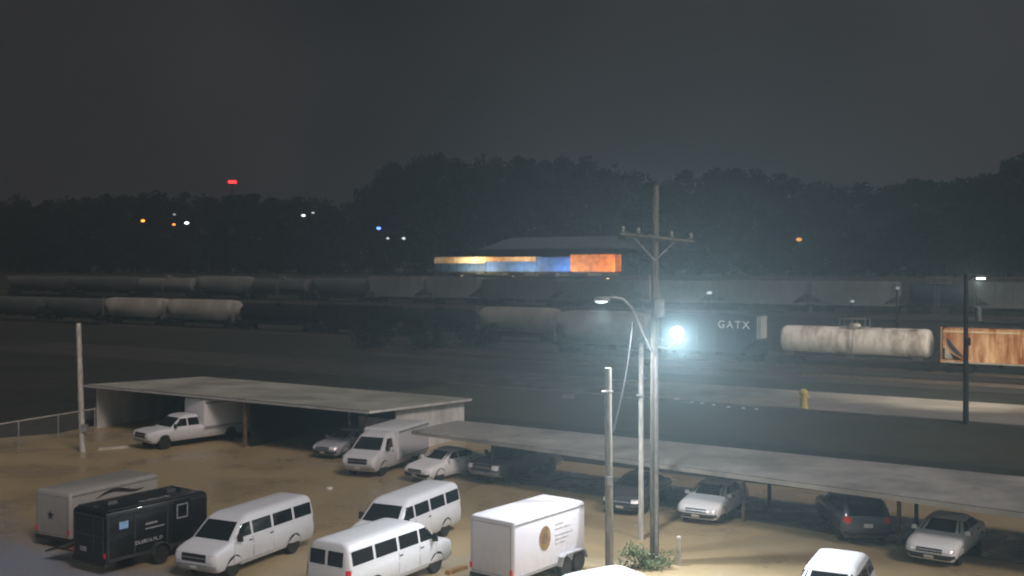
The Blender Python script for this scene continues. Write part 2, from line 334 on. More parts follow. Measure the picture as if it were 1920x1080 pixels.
def pickup(name,label,c,h,paint,box=None,group=None):
    root=thing(name,label,'truck',(c[0],c[1],.004),place(h),group)
    e0=-4.35 if box else -2.9; wr=-2.7 if box else -1.75
    L=Loft([(.42,e0+.1,2.7,.9,.2),(.6,e0,2.88,.98,.25),(.9,e0,2.9,1.0,.28),(1.05,e0,2.84,.99,.28),(1.12,e0+.01,2.6,.96,.28),(1.17,e0+.04,2.3,.9,.25)])
    L.add(MB()).build('body',M[paint],root)
    C=Loft([(1.05,-.65,1.55,.96,.2),(1.2,-.65,1.4,.94,.2),(1.74,-.55,.7,.79,.2),(1.82,-.48,.52,.71,.2),(1.86,-.3,.3,.58,.2)])
    cab=C.add(MB()).build('cab',M[paint],root)
    end_panel(C,[(-.78,1.24),(.78,1.24),(.66,1.72),(-.66,1.72)],1,.014).build('windshield',M['glass'],root)
    end_panel(C,[(-.7,1.28),(.7,1.28),(.62,1.68),(-.62,1.68)],-1,.014).build('rear_window',M['glass'],root)
    for sg in (-1,1):
        side_panel(C,[(.35,1.25),(1.18,1.25),(.72,1.68),(.35,1.68)],sg,.014).build('side_window',M['glass'],root)
        side_panel(C,[(-.5,1.25),(.26,1.25),(.26,1.68),(-.45,1.68)],sg,.014).build('side_window',M['glass'],root)
        side_panel(L,rect(.237,1.313,.537,1.06),sg,.003,4,4).build('door_gap',M['gap'],root)
        side_panel(L,rect(.25,1.3,.55,1.06),sg,.006,4,4).build('door',M[paint],root)
        end_panel(L,[(sg*.6,.8),(sg*.94,.8),(sg*.94,1.02),(sg*.6,1.02)],1,.012).build('headlight',M['lamp_clear'],root)
        end_panel(L,[(sg*.82,.75),(sg*.97,.75),(sg*.97,1.08),(sg*.82,1.08)],-1,.012).build('taillight',M['lamp_red'],root)
        p=C.side(1.2,1.26,sg,0); MB().box((p[0],p[1]+sg*.14,p[2]+.04),(.1,.2,.24)).build('mirror',M['black_plastic'],root)
    end_panel(L,rect(-.56,.56,.74,1.02),1,.012).build('grille',M['black_plastic'],root)
    end_panel(L,rect(-.56,.56,.86,.91),1,.022).build('grille_bar',M['chrome'],root)
    for e,nm in ((1,'front_bumper'),(-1,'rear_bumper')):
        MB().grid(lambda u,v:L.front(-.95+1.9*u,.46+.2*v,.06 if 0<v<1 else .012,e),10,4).build(nm,M['chrome'],root)
    if not box: MB().sheet([(-2.8,-.8,1.176),(-.75,-.8,1.176),(-.75,.8,1.176),(-2.8,.8,1.176)]).build('cargo_bed',M['black_plastic'],root)
    if box:
        B=Loft([(.95,-4.45,-.72,1.1,.05),(2.58,-4.45,-.72,1.1,.05),(2.68,-4.4,-.78,1.05,.05)]); bo=B.add(MB()).build('cargo_box',M[box],root)
        for sg in (-1,1):
            side_panel(B,rect(-4.4,-.78,2.44,2.54),sg,.012).build('box_trim',M['galv'],bo); side_panel(B,rect(-4.4,-.78,.98,1.08),sg,.012).build('box_trim',M['galv'],bo)
    arches(L,root,(1.85,wr),.4,.42)
    for x in (1.85,wr):
        for sg in (-1,1): wheel(root,x,sg*.89,.4,.25,sg)
    return root

# ---------------------------------------------------------------- setting: ground, lot, road, tracks
g=MB(); ns=[-250,0,60,100,128,131,134,138,142,146,150,154,160,168,176,182,186,192,205,230,300,500,900,1500]
ss=[-1500+100*i for i in range(31)]
g.add([(*SN(s,n),tz(n)) for n in ns for s in ss],[(j*31+i,j*31+i+1,(j+1)*31+i+1,(j+1)*31+i) for j in range(len(ns)-1) for i in range(30)])
def ground_mat(name,a,b,c,sc=.08,rough=.75,fine=14.0,wet=.25,bump=.4,xg=None,spec=.5,yk=0.0,patch=.7,warp=1.0):
    m=bpy.data.materials.new(name); m.use_nodes=True; nt=m.node_tree; P=nt.nodes['Principled BSDF']; L=nt.links.new
    P.inputs['Specular IOR Level'].default_value=spec
    tc=nt.nodes.new('ShaderNodeTexCoord')
    n1=nt.nodes.new('ShaderNodeTexNoise'); n1.inputs['Scale'].default_value=sc; n1.inputs['Detail'].default_value=7; n1.inputs['Roughness'].default_value=.6; n1.inputs['Distortion'].default_value=.4
    n2=nt.nodes.new('ShaderNodeTexNoise'); n2.inputs['Scale'].default_value=fine; n2.inputs['Detail'].default_value=6; n2.inputs['Roughness'].default_value=.75
    n3=nt.nodes.new('ShaderNodeTexNoise'); n3.inputs['Scale'].default_value=sc*4.3; n3.inputs['Detail'].default_value=5; n3.inputs['Distortion'].default_value=warp
    for n in (n1,n2,n3): L(tc.outputs['Object'],n.inputs['Vector'])
    r=nt.nodes.new('ShaderNodeValToRGB'); e=r.color_ramp.elements; e[0].position=.36; e[0].color=(*a,1); e[1].position=.64; e[1].color=(*b,1)
    src=n1.outputs['Fac']
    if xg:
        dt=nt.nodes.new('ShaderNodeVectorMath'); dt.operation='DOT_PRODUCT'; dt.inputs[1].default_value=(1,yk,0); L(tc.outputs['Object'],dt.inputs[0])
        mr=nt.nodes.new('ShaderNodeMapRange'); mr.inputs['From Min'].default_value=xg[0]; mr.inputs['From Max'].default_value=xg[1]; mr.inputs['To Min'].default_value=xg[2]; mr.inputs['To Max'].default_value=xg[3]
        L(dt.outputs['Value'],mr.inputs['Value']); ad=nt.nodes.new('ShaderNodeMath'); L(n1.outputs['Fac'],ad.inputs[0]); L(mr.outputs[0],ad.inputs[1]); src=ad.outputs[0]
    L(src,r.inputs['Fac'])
    mx=nt.nodes.new('ShaderNodeMix'); mx.data_type='RGBA'; mx.inputs[7].default_value=(*c,1); L(r.outputs['Color'],mx.inputs[6])
    r3=nt.nodes.new('ShaderNodeValToRGB'); r3.color_ramp.elements[0].position=.42; r3.color_ramp.elements[1].position=.78; r3.color_ramp.elements[1].color=(patch,patch,patch,1); L(n3.outputs['Fac'],r3.inputs['Fac']); L(r3.outputs['Color'],mx.inputs[0])
    m2=nt.nodes.new('ShaderNodeMix'); m2.data_type='RGBA'; m2.blend_type='OVERLAY'; m2.inputs[0].default_value=.4; L(mx.outputs[2],m2.inputs[6]); L(n2.outputs['Fac'],m2.inputs[7])
    L(m2.outputs[2],P.inputs['Base Color'])
    rr=nt.nodes.new('ShaderNodeMapRange'); rr.inputs['From Min'].default_value=.42; rr.inputs['From Max'].default_value=.62; rr.inputs['To Min'].default_value=rough; rr.inputs['To Max'].default_value=wet; L(n3.outputs['Fac'],rr.inputs['Value']); L(rr.outputs[0],P.inputs['Roughness'])
    bp=nt.nodes.new('ShaderNodeBump'); bp.inputs['Strength'].default_value=bump; bp.inputs['Distance'].default_value=.03; L(n2.outputs['Fac'],bp.inputs['Height']); L(bp.outputs['Normal'],P.inputs['Normal'])
    return m
M['ground']=ground_mat('yard_ground',(.030,.034,.029),(.042,.043,.037),(.022,.026,.022),.06,.9,5,.7,spec=.2)
M['lot']=ground_mat('lot_surface',(.25,.285,.35),(.375,.300,.170),(.31,.245,.150),.06,.5,10,.2,.25,(20,27,-.34,.18),.55,1.0,.8,.3)  # blue-grey lower left paints cool lamp light into the lot colour
M['road']=ground_mat('road_surface',(.05,.05,.046),(.32,.31,.275),(.07,.067,.06),.07,.75,8,.35,.4,(4,26,-.30,.28),.4,0.0,.3,.4)  # lamp-lit right end painted in: colour grows paler along x
M['ballast']=ground_mat('ballast',(.045,.043,.039),(.06,.056,.05),(.035,.034,.031),.15,.95,9,.8,.8,None,.2)
M['verge']=ground_mat('verge',(.056,.062,.043),(.082,.080,.058),(.045,.047,.036),.12,.95,12,.8,.8,None,.2)
M['shade_floor']=ground_mat('shade_floor',(.10,.095,.085),(.14,.12,.09),(.075,.07,.06),.2,.5,8,.2)  # dark tone painting the carport's shade onto the ground
tag(g.build('ground',M['ground'],None,0),kind='structure')
def flat(name,pts,z,m):
    return tag(MB().sheet([(x,y,z) for x,y in pts]).build(name,M[m],None,0),kind='structure')
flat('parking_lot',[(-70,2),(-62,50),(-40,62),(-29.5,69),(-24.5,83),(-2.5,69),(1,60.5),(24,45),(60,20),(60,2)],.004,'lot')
flat('road',[SN(-140,79),SN(140,79),SN(140,91.5),SN(-140,91.5)],.006,'road')
flat('grass_verge',[SN(-60,63),SN(120,60),SN(120,78.6),SN(-60,78.6)],.003,'verge')
flat('carport_shade',[(-3.4,56.0),(20.5,36.8),(26.5,38.6),(-1.6,59.6)],.008,'shade_floor')  # strip darkened to stand for the shade beneath the carport roof
tag(MB().slab([(*SN(-60,78.7),.13),(*SN(120,78.7),.13),(*SN(120,79),.13),(*SN(-60,79),.13)],.13).build('kerb',M['kerb']),kind='structure')
def track(n,s0,s1):
    z=tz(n)+.0
    b=MB(); b.add([(*SN(s0,n-2.4),z-.25),(*SN(s1,n-2.4),z-.25),(*SN(s1,n-1.5),z+.3),(*SN(s0,n-1.5),z+.3),(*SN(s1,n+1.5),z+.3),(*SN(s0,n+1.5),z+.3),(*SN(s1,n+2.4),z-.05),(*SN(s0,n+2.4),z-.05)],
        [(0,1,2,3),(3,2,4,5),(5,4,6,7)]); tag(b.build('ballast_bed',M['ballast'],None,0),kind='structure')
    t=thing('rail_track','','track')
    for d in (-.75,.75):
        MB().slab([(*SN(s0,n+d-.04),z+.5),(*SN(s1,n+d-.04),z+.5),(*SN(s1,n+d+.04),z+.5),(*SN(s0,n+d+.04),z+.5)],.18).build('rail',M['rail'],t)
    ti=MB(); k=int((s1-s0)/.9)
    for i in range(k):
        s=s0+.9*i; x,y=SN(s,n); ti.box((x,y,z+.27),(.24,2.6,.12),math.atan2(UY,UX))
    tag(ti.build('sleepers',M['dark_pole'],t,0),kind='stuff'); return t
tag(track(101.5,-90,110),'bare rail track nearest the pale road, with no cars on it')
tag(track(111,-95,110),'rail track under the white tank car and rusty hopper')
tag(track(125,-175,110),'second rail track, carrying the pale hoppers on the left')
tag(track(150,-200,110),'raised rail track behind the white tank car carrying long grey cars')
tag(track(185,-70,60),'high rail track carrying the orange and blue containers')

# ---------------------------------------------------------------- shed
F0=Vector((-28.1,71.2)); F1=Vector((-7.9,58.4)); B0=Vector((-23.4,81.0)); B1=Vector((-2.9,67.7))
t=thing('open_shed','long low open-fronted shed with pale metal roof behind the lot','shed',(0,0,0))
def lp(a,b,k): return a+(b-a)*k
def roofpt(u,v,z): 
    p=lp(lp(F0,F1,u),lp(B0,B1,u),v); return (p.x,p.y,z)
rb=MB(); nseg=50
vs=[]
for j,(v,z) in enumerate(((-.03,2.95),(1.02,2.43))):
    for i in range(nseg*2+1):
        u=-.015+1.03*i/(nseg*2); vs.append(roofpt(u,v,z+(.018 if i%2 else 0)))
w=nseg*2+1
rb.add(vs,[(i,i+1,w+i+1,w+i) for i in range(w-1)])
rb.build('roof',M['roof_metal'],t,0)
def wallslab(a,b,z0,za,zb,th,name,m,par,z0b=None):
    a=Vector(a);b=Vector(b); d=(b-a).normalized(); n=Vector((-d.y,d.x))*th/2; z1=z0 if z0b is None else z0b
    vs=[(a.x+n.x,a.y+n.y,z0),(b.x+n.x,b.y+n.y,z1),(b.x+n.x,b.y+n.y,zb),(a.x+n.x,a.y+n.y,za),(a.x-n.x,a.y-n.y,z0),(b.x-n.x,b.y-n.y,z1),(b.x-n.x,b.y-n.y,zb),(a.x-n.x,a.y-n.y,za)]
    return MB().add(vs,[(0,1,2,3),(7,6,5,4),(0,4,5,1),(1,5,6,2),(2,6,7,3),(3,7,4,0)]).build(name,m,par,0)
def rp(u,v): p=lp(lp(F0,F1,u),lp(B0,B1,u),v); return (p.x,p.y)
wallslab(rp(.01,.03),rp(.01,.97),0,2.88,2.4,.12,'side_wall',M['shed_wall_lit'],t)
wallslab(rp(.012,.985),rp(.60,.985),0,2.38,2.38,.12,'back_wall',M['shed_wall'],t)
wallslab(rp(.61,.985),rp(.985,.985),0,2.38,2.38,.12,'back_wall',M['shed_shade'],t)
wallslab(rp(.605,.05),rp(.605,.96),0,2.86,2.4,.12,'partition_wall',M['shed_shade'],t)
wallslab(rp(.996,.27),rp(.996,.98),0,2.76,2.4,.12,'side_wall',M['shed_wall_lit'],t)
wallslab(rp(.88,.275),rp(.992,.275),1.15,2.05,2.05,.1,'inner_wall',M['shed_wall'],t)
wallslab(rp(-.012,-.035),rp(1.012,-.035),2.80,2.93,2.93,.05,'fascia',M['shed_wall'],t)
wallslab(rp(1.014,-.03),rp(1.014,1.01),2.80,2.94,2.43,.05,'fascia',M['shed_wall_lit'],t,2.3)
x,y=rp(.6,.01); MB().box((x,y,1.36),(.16,.16,2.72),-.56).build('post',M['timber'],t)
x,y=rp(.985,.03); MB().box((x,y,1.36),(.12,.12,2.72),-.56).build('post',M['timber'],t)
for k in (.2,.4,.75): 
    a=rp(k,.02); b=rp(k,.97); MB().tube([(a[0],a[1],2.84),(b[0],b[1],2.33)],.06,6).build('rafter',M['timber'],t)

# ---------------------------------------------------------------- carport
t=thing('carport','long low pale metal carport roof running to the right edge','carport',(0,0,0))
a0=Vector((-5.2,55.3)); a1=Vector((24.3,31.2)); b0=Vector((-3.0,58.1)); b1=Vector((27.6,37.4))
vs=[]; n=60
for v,z in ((0,2.3),(1,2.42)):
    for i in range(n*2+1):
        p=lp(lp(a0,a1,i/(2*n)),lp(b0,b1,i/(2*n)),v); vs.append((p.x,p.y,z+(.006 if i%2 else 0)))
w=2*n+1; MB().add(vs,[(i,i+1,w+i+1,w+i) for i in range(w-1)]).build('roof',M['carport_roof'],t,0)
wallslab(a0,a1,2.1,2.28,2.28,.05,'fascia',M['carport_roof'],t); wallslab(b0,b1,2.2,2.4,2.4,.05,'fascia',M['carport_roof'],t)
wallslab(a0,b0,2.15,2.28,2.38,.05,'fascia',M['carport_roof'],t)
for k in (.12,.3,.48,.652,.83,.97):
    for v in (.30,.96):
        p=lp(lp(a0,a1,k),lp(b0,b1,k),v); MB().box((p.x,p.y,1.1),(.13,.13,2.2),-.69).build('post',M['timber'] if v<.5 else M['dark_pole'],t)
for k in (.05,.12,.3,.48,.652,.83,.97):
    p=lp(a0,a1,k); q=lp(b0,b1,k); MB().tube([(p.x,p.y,2.16),(q.x,q.y,2.26)],.06,6).build('rafter',M['dark_pole'],t)

# ---------------------------------------------------------------- vans, cars, trucks
hv=(-.43,-.9)
van1,_=make(VAN,'passenger_van','white passenger van facing the camera, beside the black trailer','van',(-9.65,39.0),hv,'white_paint','white passenger vans parked in the lot')
van1.scale=(.95,.95,.95)
van2=copy_tree(van1); van2.location=(-4.1,41.5,.004); van2['label']='white passenger van parked farthest back, between the other two vans'
van3=copy_tree(van1); van3.location=(-4.4,36.3,.004); van3.rotation_euler=(0,0,math.atan2(.85,.53)); van3['label']='white passenger van showing its rear doors, beside the white trailer'
cv,CL=make(CUT,'cutaway_truck','white cutaway truck parked at the right end of the shed','truck',(-6.75,57.1),(-.38,-.93),'white_paint_b')
BX=Loft([(.6,-3.05,.55,1.06,.06),(2.12,-3.05,.55,1.05,.06),(2.2,-2.98,.45,.98,.06)]); bo=BX.add(MB()).build('box_body',M['white_paint_b'],cv)
for sg in (-1,1):
    for z0 in (.66,2.0): side_panel(BX,rect(-3.0,.5,z0,z0+.08),sg,.012).build('box_trim',M['galv'],bo)
make(SEDAN,'parked_car','white sedan parked between the cutaway truck and dark pickup','car',(-3.4,54.9),(-.62,-.78),'clean_white')
pickup('pickup_truck','dark pickup truck nosed out from the left end of the carport',(.25,54.9),(-.6,-.8),'grey_paint')
make(SEDAN,'parked_car','silver car in the dark shed bay, mostly hidden by the cutaway truck','car',(-9.45,61.7),(-.5,-.87),'silver_paint')
pickup('box_truck','white box truck backed into the left bay of the shed',(-20.0,65.0),(-.66,-.75),'white_paint','white_paint_b')
make(SEDAN,'parked_car','dark car under the carport right behind the utility poles','car',(5.7,48.1),(-.45,-.89),'dark_paint')
make(SEDAN,'parked_car','pale silver car with bright hood under the middle of the carport','car',(8.8,46.4),(-.5,-.87),'clean_white')
make(SUV,'parked_suv','dark grey SUV parked tail outward under the right carport','SUV',(13.8,43.4),(.05,.99),'grey_paint')
make(SEDAN,'parked_car','white sedan parked under the carport at the far right','car',(16.3,40.0),(-.6,-.8),'clean_white')
make(SUV,'parked_suv','white SUV at the bottom edge, only roof and windshield in view','SUV',(9.7,32.3),(-.45,-.89),'white_paint')
make(SUV,'parked_suv','white vehicle cut off at the bottom edge below the utility poles','SUV',(1.95,30.8),(-.85,-.53),'white_paint')

# ---------------------------------------------------------------- trailers
def trailer(name,label,N,h,L,W,zb,zt,paint,axles,trim='galv'):
    h=Vector(h).normalized(); lf=Vector((-h.y,h.x)); c=Vector(N)+h*L/2+lf*W/2
    root=thing(name,label,'trailer',(c.x,c.y,.004),math.atan2(h.y,h.x))
    T=Loft([(zb,-L/2,L/2,W/2,.1),(zt-.14,-L/2,L/2,W/2,.1),(zt-.05,-L/2+.03,L/2-.03,W/2-.03,.1),(zt,-L/2+.12,L/2-.12,W/2-.12,.1)])
    T.add(MB()).build('body',M[paint],root)
    MB().box((-L/2+.02,0,zb-.06),(.1,W*.96,.14)).build('rear_bumper',M['black_plastic'],root)
    for sg in (-1,1):
        MB().box((0,sg*(W/2+.006),zb+.05),(L-.2,.03,.1)).build('side_rail',M[trim],root)
        MB().box((0,sg*(W/2+.004),zt-.16),(L-.2,.025,.06)).build('roof_trim',M[trim],root)
        MB().box((-L/2-.01,sg*(W/2-.09),zb+.25),(.03,.1,.18)).build('taillight',M['lamp_red'],root)
        for x in axles: wheel(root,x,sg*(W/2+.02),.34,.2,sg)
        f=MB(); x0,x1=min(axles)-.42,max(axles)+.42
        f.prism([(x0,.42),(x0+.12,.72),(x0+.3,.8),(x1-.3,.8),(x1-.12,.72),(x1,.42),(x1-.05,.42),(x1-.16,.68),(x1-.32,.75),(x0+.32,.75),(x0+.16,.68),(x0+.05,.42)],sg*(W/2+.0),sg*(W/2+.2)); f.build('fender',M[trim],root)
    MB().tube([(L/2-.2,-.5,zb-.02),(L/2+1.1,0,zb-.02),(L/2-.2,.5,zb-.02)],.05,6).build('tongue',M['steel_dark'],root)
    return root,T
wt,T=trailer('cargo_trailer','white enclosed cargo trailer with round brown emblem on its side',(.05,34.9),(.62,.785),4.15,1.9,.45,2.4,'trailer_white',(.75,1.55))
W2=1.9/2
end_panel(T,rect(-.835,.835,.535,2.215),-1,.003).build('door_gap',M['gap'],wt)
end_panel(T,rect(-.82,.82,.55,2.2),-1,.006).build('rear_door',M['trailer_white'],wt)
e=MB(); e.add([(-.35+.32*math.cos(2*math.pi*i/28),-W2-.012,1.52+.42*math.sin(2*math.pi*i/28)) for i in range(28)],[tuple(range(28))]); e.build('emblem',M['logo_brown'],wt)
e=MB(); e.add([(-.35+.2*math.cos(2*math.pi*i/6),-W2-.016,1.52+.22*math.sin(2*math.pi*i/6)) for i in range(6)],[tuple(range(6))]); e.build('emblem_mark',M['timber'],wt)
for z,x0,x1 in ((1.88,.25,.7),(1.72,.25,1.15),(1.5,.25,1.3),(1.36,.25,1.0),(1.22,.25,.85)): MB().box(((x0+x1)/2,-W2-.010,z),(x1-x0,.01,.03)).build('lettering_line',M['ink_pale'],wt)
sv,T=trailer('cargo_trailer','white enclosed trailer with dark swoosh, leftmost vehicle in the lot',(-16.7,40.3),(.47,.88),4.4,1.95,.45,2.2,'trailer_pale',(-.3,.55))
W2=1.95/2
sw=MB(); pts=[]
for i in range(15):
    u=i/14; x=-1.0+2.4*u; z=1.75+.14*math.sin(u*5.2)+.15*u; th=.07*math.sin(math.pi*u)+.01
    pts.append(((x,-W2-.012,z-th),(x,-W2-.012,z+th)))
for (a,b),(c,d) in zip(pts,pts[1:]): sw.sheet([a,c,d,b])
sw.build('swoosh',M['ink_dark'],sv)
end_panel(T,rect(-.875,.875,.535,2.015),-1,.003).build('door_gap',M['gap'],sv)
end_panel(T,rect(-.86,.86,.55,2.0),-1,.006).build('rear_door',M['trailer_pale'],sv)
st=MB(); st.add([(-4.4/2-.016,.1+(.2 if i%2==0 else .09)*math.sin(2*math.pi*i/10),1.25+(.2 if i%2==0 else .09)*math.cos(2*math.pi*i/10)) for i in range(10)],[tuple(range(10))]); st.build('star_badge',M['ink_dark'],sv)
bk,T=trailer('cargo_trailer','black enclosed trailer with small pale lettering on its side',(-14.0,36.8),(.56,.83),4.4,1.95,.5,2.25,'black_paint',(.0,),'trim_dark')
W2=1.95/2
text('lettering','DLSBLN.PL.D',.18,M['ink_pale'],bk,(-.45,-W2-.012,.95),(R(90),0,0),1.15)
text('roof_lettering','BLSBLNS',.34,M['ink_grey'],bk,(.2,-.45,2.256),(0,0,0))
MB().box((-1.5,-W2-.008,1.70),(.36,.02,.26)).build('side_sticker',M['sticker_blue'],bk)
MB().box((-.35,-W2-.008,1.55),(.5,.02,.07)).build('side_sticker',M['ink_grey'],bk)
MB().box((-.2,-W2-.008,1.38),(.8,.02,.05)).build('side_sticker',M['ink_grey'],bk)
for sg in (-1,1):
    for x in (-2.12,-1.05,.35,2.12): MB().box((x,sg*(W2+.006),1.36),(.06,.025,1.5)).build('side_post',M['trim_dark'],bk)
    MB().box((0,sg*(W2-.12),2.262),(4.1,.05,.04)).build('roof_rail',M['trim_dark'],bk)
for x in (-1.2,1.35): MB().box((x,.25,2.3),(.42,.42,.12),0,.85).build('roof_vent',M['trim_dark'],bk)
d=MB().box((1.0,-W2-.008,1.4),(.75,.02,1.5)).build('side_door',M['black_paint'],bk)
for x,z,sx,sz in ((1.0,1.98,.5,.05),(1.0,1.5,.5,.05),(.77,1.74,.05,.44),(1.23,1.74,.05,.44)): MB().box((x,-W2-.022,z),(sx,.02,sz)).build('window_frame',M['ink_grey'],d)
MB().box((1.0,-W2-.02,1.74),(.42,.012,.42)).build('window',M['glass'],d)
MB().slab([(-2.15,W2+.03,1.05),(-1.3,W2+.03,1.05),(-1.3,W2+1.75,.4),(-2.15,W2+1.75,.4)],.06).build('side_flap',M['black_paint'],bk)
for x in (-2.05,-1.4): MB().tube([(x,W2+.03,.6),(x,W2+1.2,.55)],.025,6).build('flap_strut',M['steel_dark'],bk)
rd=MB().box((-4.4/2-.004,0,1.35),(.03,1.7,1.5)).build('rear_door',M['black_plastic'],bk)
for y,z,sy,sz in ((0,2.06,1.7,.05),(0,1.36,1.7,.03),(.83,1.36,.05,1.4),(-.83,1.36,.05,1.4),(-.3,1.36,.03,1.4)): MB().box((-4.4/2-.03,y,z),(.02,sy,sz)).build('door_trim',M['trim_dark'],rd)
MB().box((-4.4/2-.03,.3,.85),(.02,.34,.16)).build('license_plate',M['ink_grey'],bk)

# ---------------------------------------------------------------- poles and lamps
def light(name,kind,loc,energy,color,target=None,size=.2,cone=150,blend=1.0):
    l=bpy.data.lights.new(name,kind); l.energy=energy; l.color=color
    if kind in('POINT','SPOT'): l.shadow_soft_size=size
    if kind=='SPOT': l.spot_size=R(cone); l.spot_blend=blend
    o=bpy.data.objects.new(name,l); col.objects.link(o); o.location=loc
    if target is not None:
        o.rotation_euler=(Vector(target)-Vector(loc)).to_track_quat('-Z','Y').to_euler()
    return o
ux,uy=G(1227,1055)
t=thing('utility_pole','tall wooden utility pole with crossarm, street lamp arm and glaring floodlight','utility pole',(ux,uy,0))
MB().tube([(0,0,-.3),(0,0,6),(.05,0,13.7)],[.17,.15,.11],14).build('pole',M['wood_pole'],t)
zc=ZZ(450,uy)
MB().tube([(-1.25,-.16,zc+.22),(1.4,-.16,zc-.06)],.065,6).build('crossarm',M['wood_pole'],t)
for x in (-1.15,-.6,.6,1.3):
    MB().lathe_z([(.03,0),(.06,.06),(.05,.1),(.075,.14),(.06,.2),(.02,.24)],(x,-.16,zc+.12-.1*(x)+.03),10).build('insulator',M['ceramic'],t)
for sg in (-1,1): MB().tube([(sg*.75,-.17,zc+.02-.05*sg),(0,-.15,zc-.75)],.025,6).build('brace',M['galv'],t)
zt=ZZ(577,uy)
tr=MB().lathe_z([(.02,-.34),(.17,-.33),(.18,-.3),(.18,.27),(.17,.31),(.05,.34)],(.14,-.3,zt),18).build('transformer',M['galv'],t)
MB().lathe_z([(.03,0),(.05,.06),(.035,.12),(.05,.16),(.01,.2)],(.14,-.3,zt+.34),10).build('bushing',M['ceramic'],tr)
MB().tube([(.04,-.2,.0),(.04,-.2,ZZ(650,uy))],.06,8).build('conduit',M['galv'],t)
MB().tube([(-.2,-.18,ZZ(555,uy)),(-.2,-.18,ZZ(515,uy))],.04,8).build('fuse_cutout',M['ceramic'],t)
q=[]
for px,py in ((1222,660),(1208,630),(1195,600),(1182,575),(1166,560),(1150,556),(1138,558)):
    q.append((XX(px,uy)-ux,-.25,ZZ(py,uy)))
MB().tube(q,.045,8).build('lamp_arm',M['galv'],t)
hx,hz=XX(1128,uy)-ux,ZZ(561,uy)
hd=MB().rings([[(hx+ox*sc,-.25+oy*sc,hz+z) for ox,oy in [(.32*math.cos(2*math.pi*i/16),.14*math.sin(2*math.pi*i/16)) for i in range(16)]] for z,sc in ((-.05,.9),(-.02,1),(.05,.9),(.1,.5))]).build('lamp_head',M['galv'],t)
MB().rings([[(hx-.03+.24*sc*math.cos(2*math.pi*i/16),-.25+.11*sc*math.sin(2*math.pi*i/16),hz-.06+z) for i in range(16)] for z,sc in ((0,1),(-.05,.8),(-.08,.3))]).build('lens',emit('street_lens',(.8,.95,1),2.5),hd)
fx,fz=XX(1266,uy)-ux,ZZ(622,uy)
MB().tube([(.12,-.1,fz-.55),(.45,-.2,fz-.6),(fx,-.3,fz-.3)],.035,6).build('flood_bracket',M['galv'],t)
aim=Vector((-.12,-.93,-.34)).normalized()
xa=Vector((0,0,1)).cross(aim).normalized(); ya=aim.cross(xa)
def disc(c,prof,n=24):
    return MB().rings([[tuple(Vector(c)+aim*d+xa*r*math.cos(2*math.pi*i/n)+ya*r*math.sin(2*math.pi*i/n)) for i in range(n)] for r,d in prof])
fc=(fx,-.35,fz)
fl=disc(fc,[(.09,-.22),(.17,-.15),(.225,-.0),(.235,.02)]).build('flood_lamp',M['galv'],t)
disc(fc,[(.22,.022),(.215,.035),(.16,.08),(.02,.10)]).build('lens',emit('flood_lens',(.97,.985,1),40),fl)
fp=Vector((ux,uy,0))+Vector(fc)+aim*.3
light('flood_light','SPOT',fp,12000,(.92,.97,1),fp+aim,.2,174,1)
light('street_light','SPOT',(ux+hx,uy-.25,hz-.25),3800,(.95,.97,1),(ux+hx-.6,uy-.6,0),.15,150,1)

px_,py_=G(1143,1065)
t=thing('wooden_pole','short weathered wooden pole, left of the utility pole','pole',(px_,py_,0))
MB().tube([(0,0,-.2),(-.06,0,ZZ(690,py_))],[.155,.125],14).build('pole',M['grey_pole'],t)
MB().tube([(-.3,-.16,ZZ(733,py_)),(.12,-.16,ZZ(733,py_))],.04,6).build('bracket',M['galv'],t)
MB().box((.0,-.17,ZZ(900,py_)),(.2,.12,.3)).build('junction_box',M['galv'],t)
px_,py_=G(1202,1012)
t=thing('metal_pole','slim pale metal pole between the wooden pole and utility pole','pole',(px_,py_,0))
MB().tube([(0,0,-.2),(0,0,ZZ(650,py_))],[.11,.095],12).build('pole',M['pale_pole'],t)
MB().lathe_z([(.1,0),(.12,.03),(.08,.12),(.01,.16)],(0,0,ZZ(650,py_)),12).build('cap',M['galv'],t)
MB().box((-.05,-.13,ZZ(740,py_)),(.3,.1,.08)).build('bracket',M['galv'],t)
cb=MB(); pts=[]
for i in range(13):
    u=i/12; pts.append((XX(1189-38*u+5*math.sin(math.pi*u),uy),uy+.3,ZZ(605+(812-605)*u,uy)))
cb.tube(pts,.04,8); tag(cb.build('hanging_cable',M['cable']),'grey cable slanting down from the lamp arm to the wooden pole','cable')
px_,py_=G(155,848)
t=thing('wooden_pole','bare pale pole standing alone at the left, by the fence','pole',(px_,py_,0))
MB().tube([(0,0,-.2),(-.24,0,ZZ(606,py_))],[.18,.14],12).build('pole',M['pale_pole'],t)
MB().box((.18,-.14,ZZ(802,py_)),(.3,.22,.45)).build('meter_box',M['galv'],t)
lx,ly=G(1811,795)
t=thing('street_lamp','tall dark pole with a small lit lamp, at the right by the road','street lamp',(lx,ly,0))
MB().tube([(0,0,-.2),(0,0,ZZ(515,ly))],[.2,.13],12).build('pole',M['dark_pole'],t)
hx=XX(1834,ly)-lx; hz=ZZ(520,ly)
MB().tube([(0,0,hz-.3),(hx*.5,-.1,hz+.05),(hx,-.2,hz+.06)],.05,6).build('lamp_arm',M['dark_pole'],t)
hd=MB().box((hx+.05,-.2,hz+.03),(.7,.3,.14),0,.8).build('lamp_head',M['galv'],t)
MB().box((hx+.1,-.2,hz-.08),(.5,.24,.09)).build('lens',emit('yard_lens',(.75,.95,1),9),hd)
MB().lathe_z([(.05,-.5),(.2,-.48),(.2,.4),(.05,.5)],(.75,-.25,ZZ(588,ly)),14).build('transformer',M['galv'],t)
MB().tube([(0,-.2,ZZ(585,ly)),(.75,-.25,ZZ(585,ly))],.05,6).build('transformer_bracket',M['steel_dark'],t)
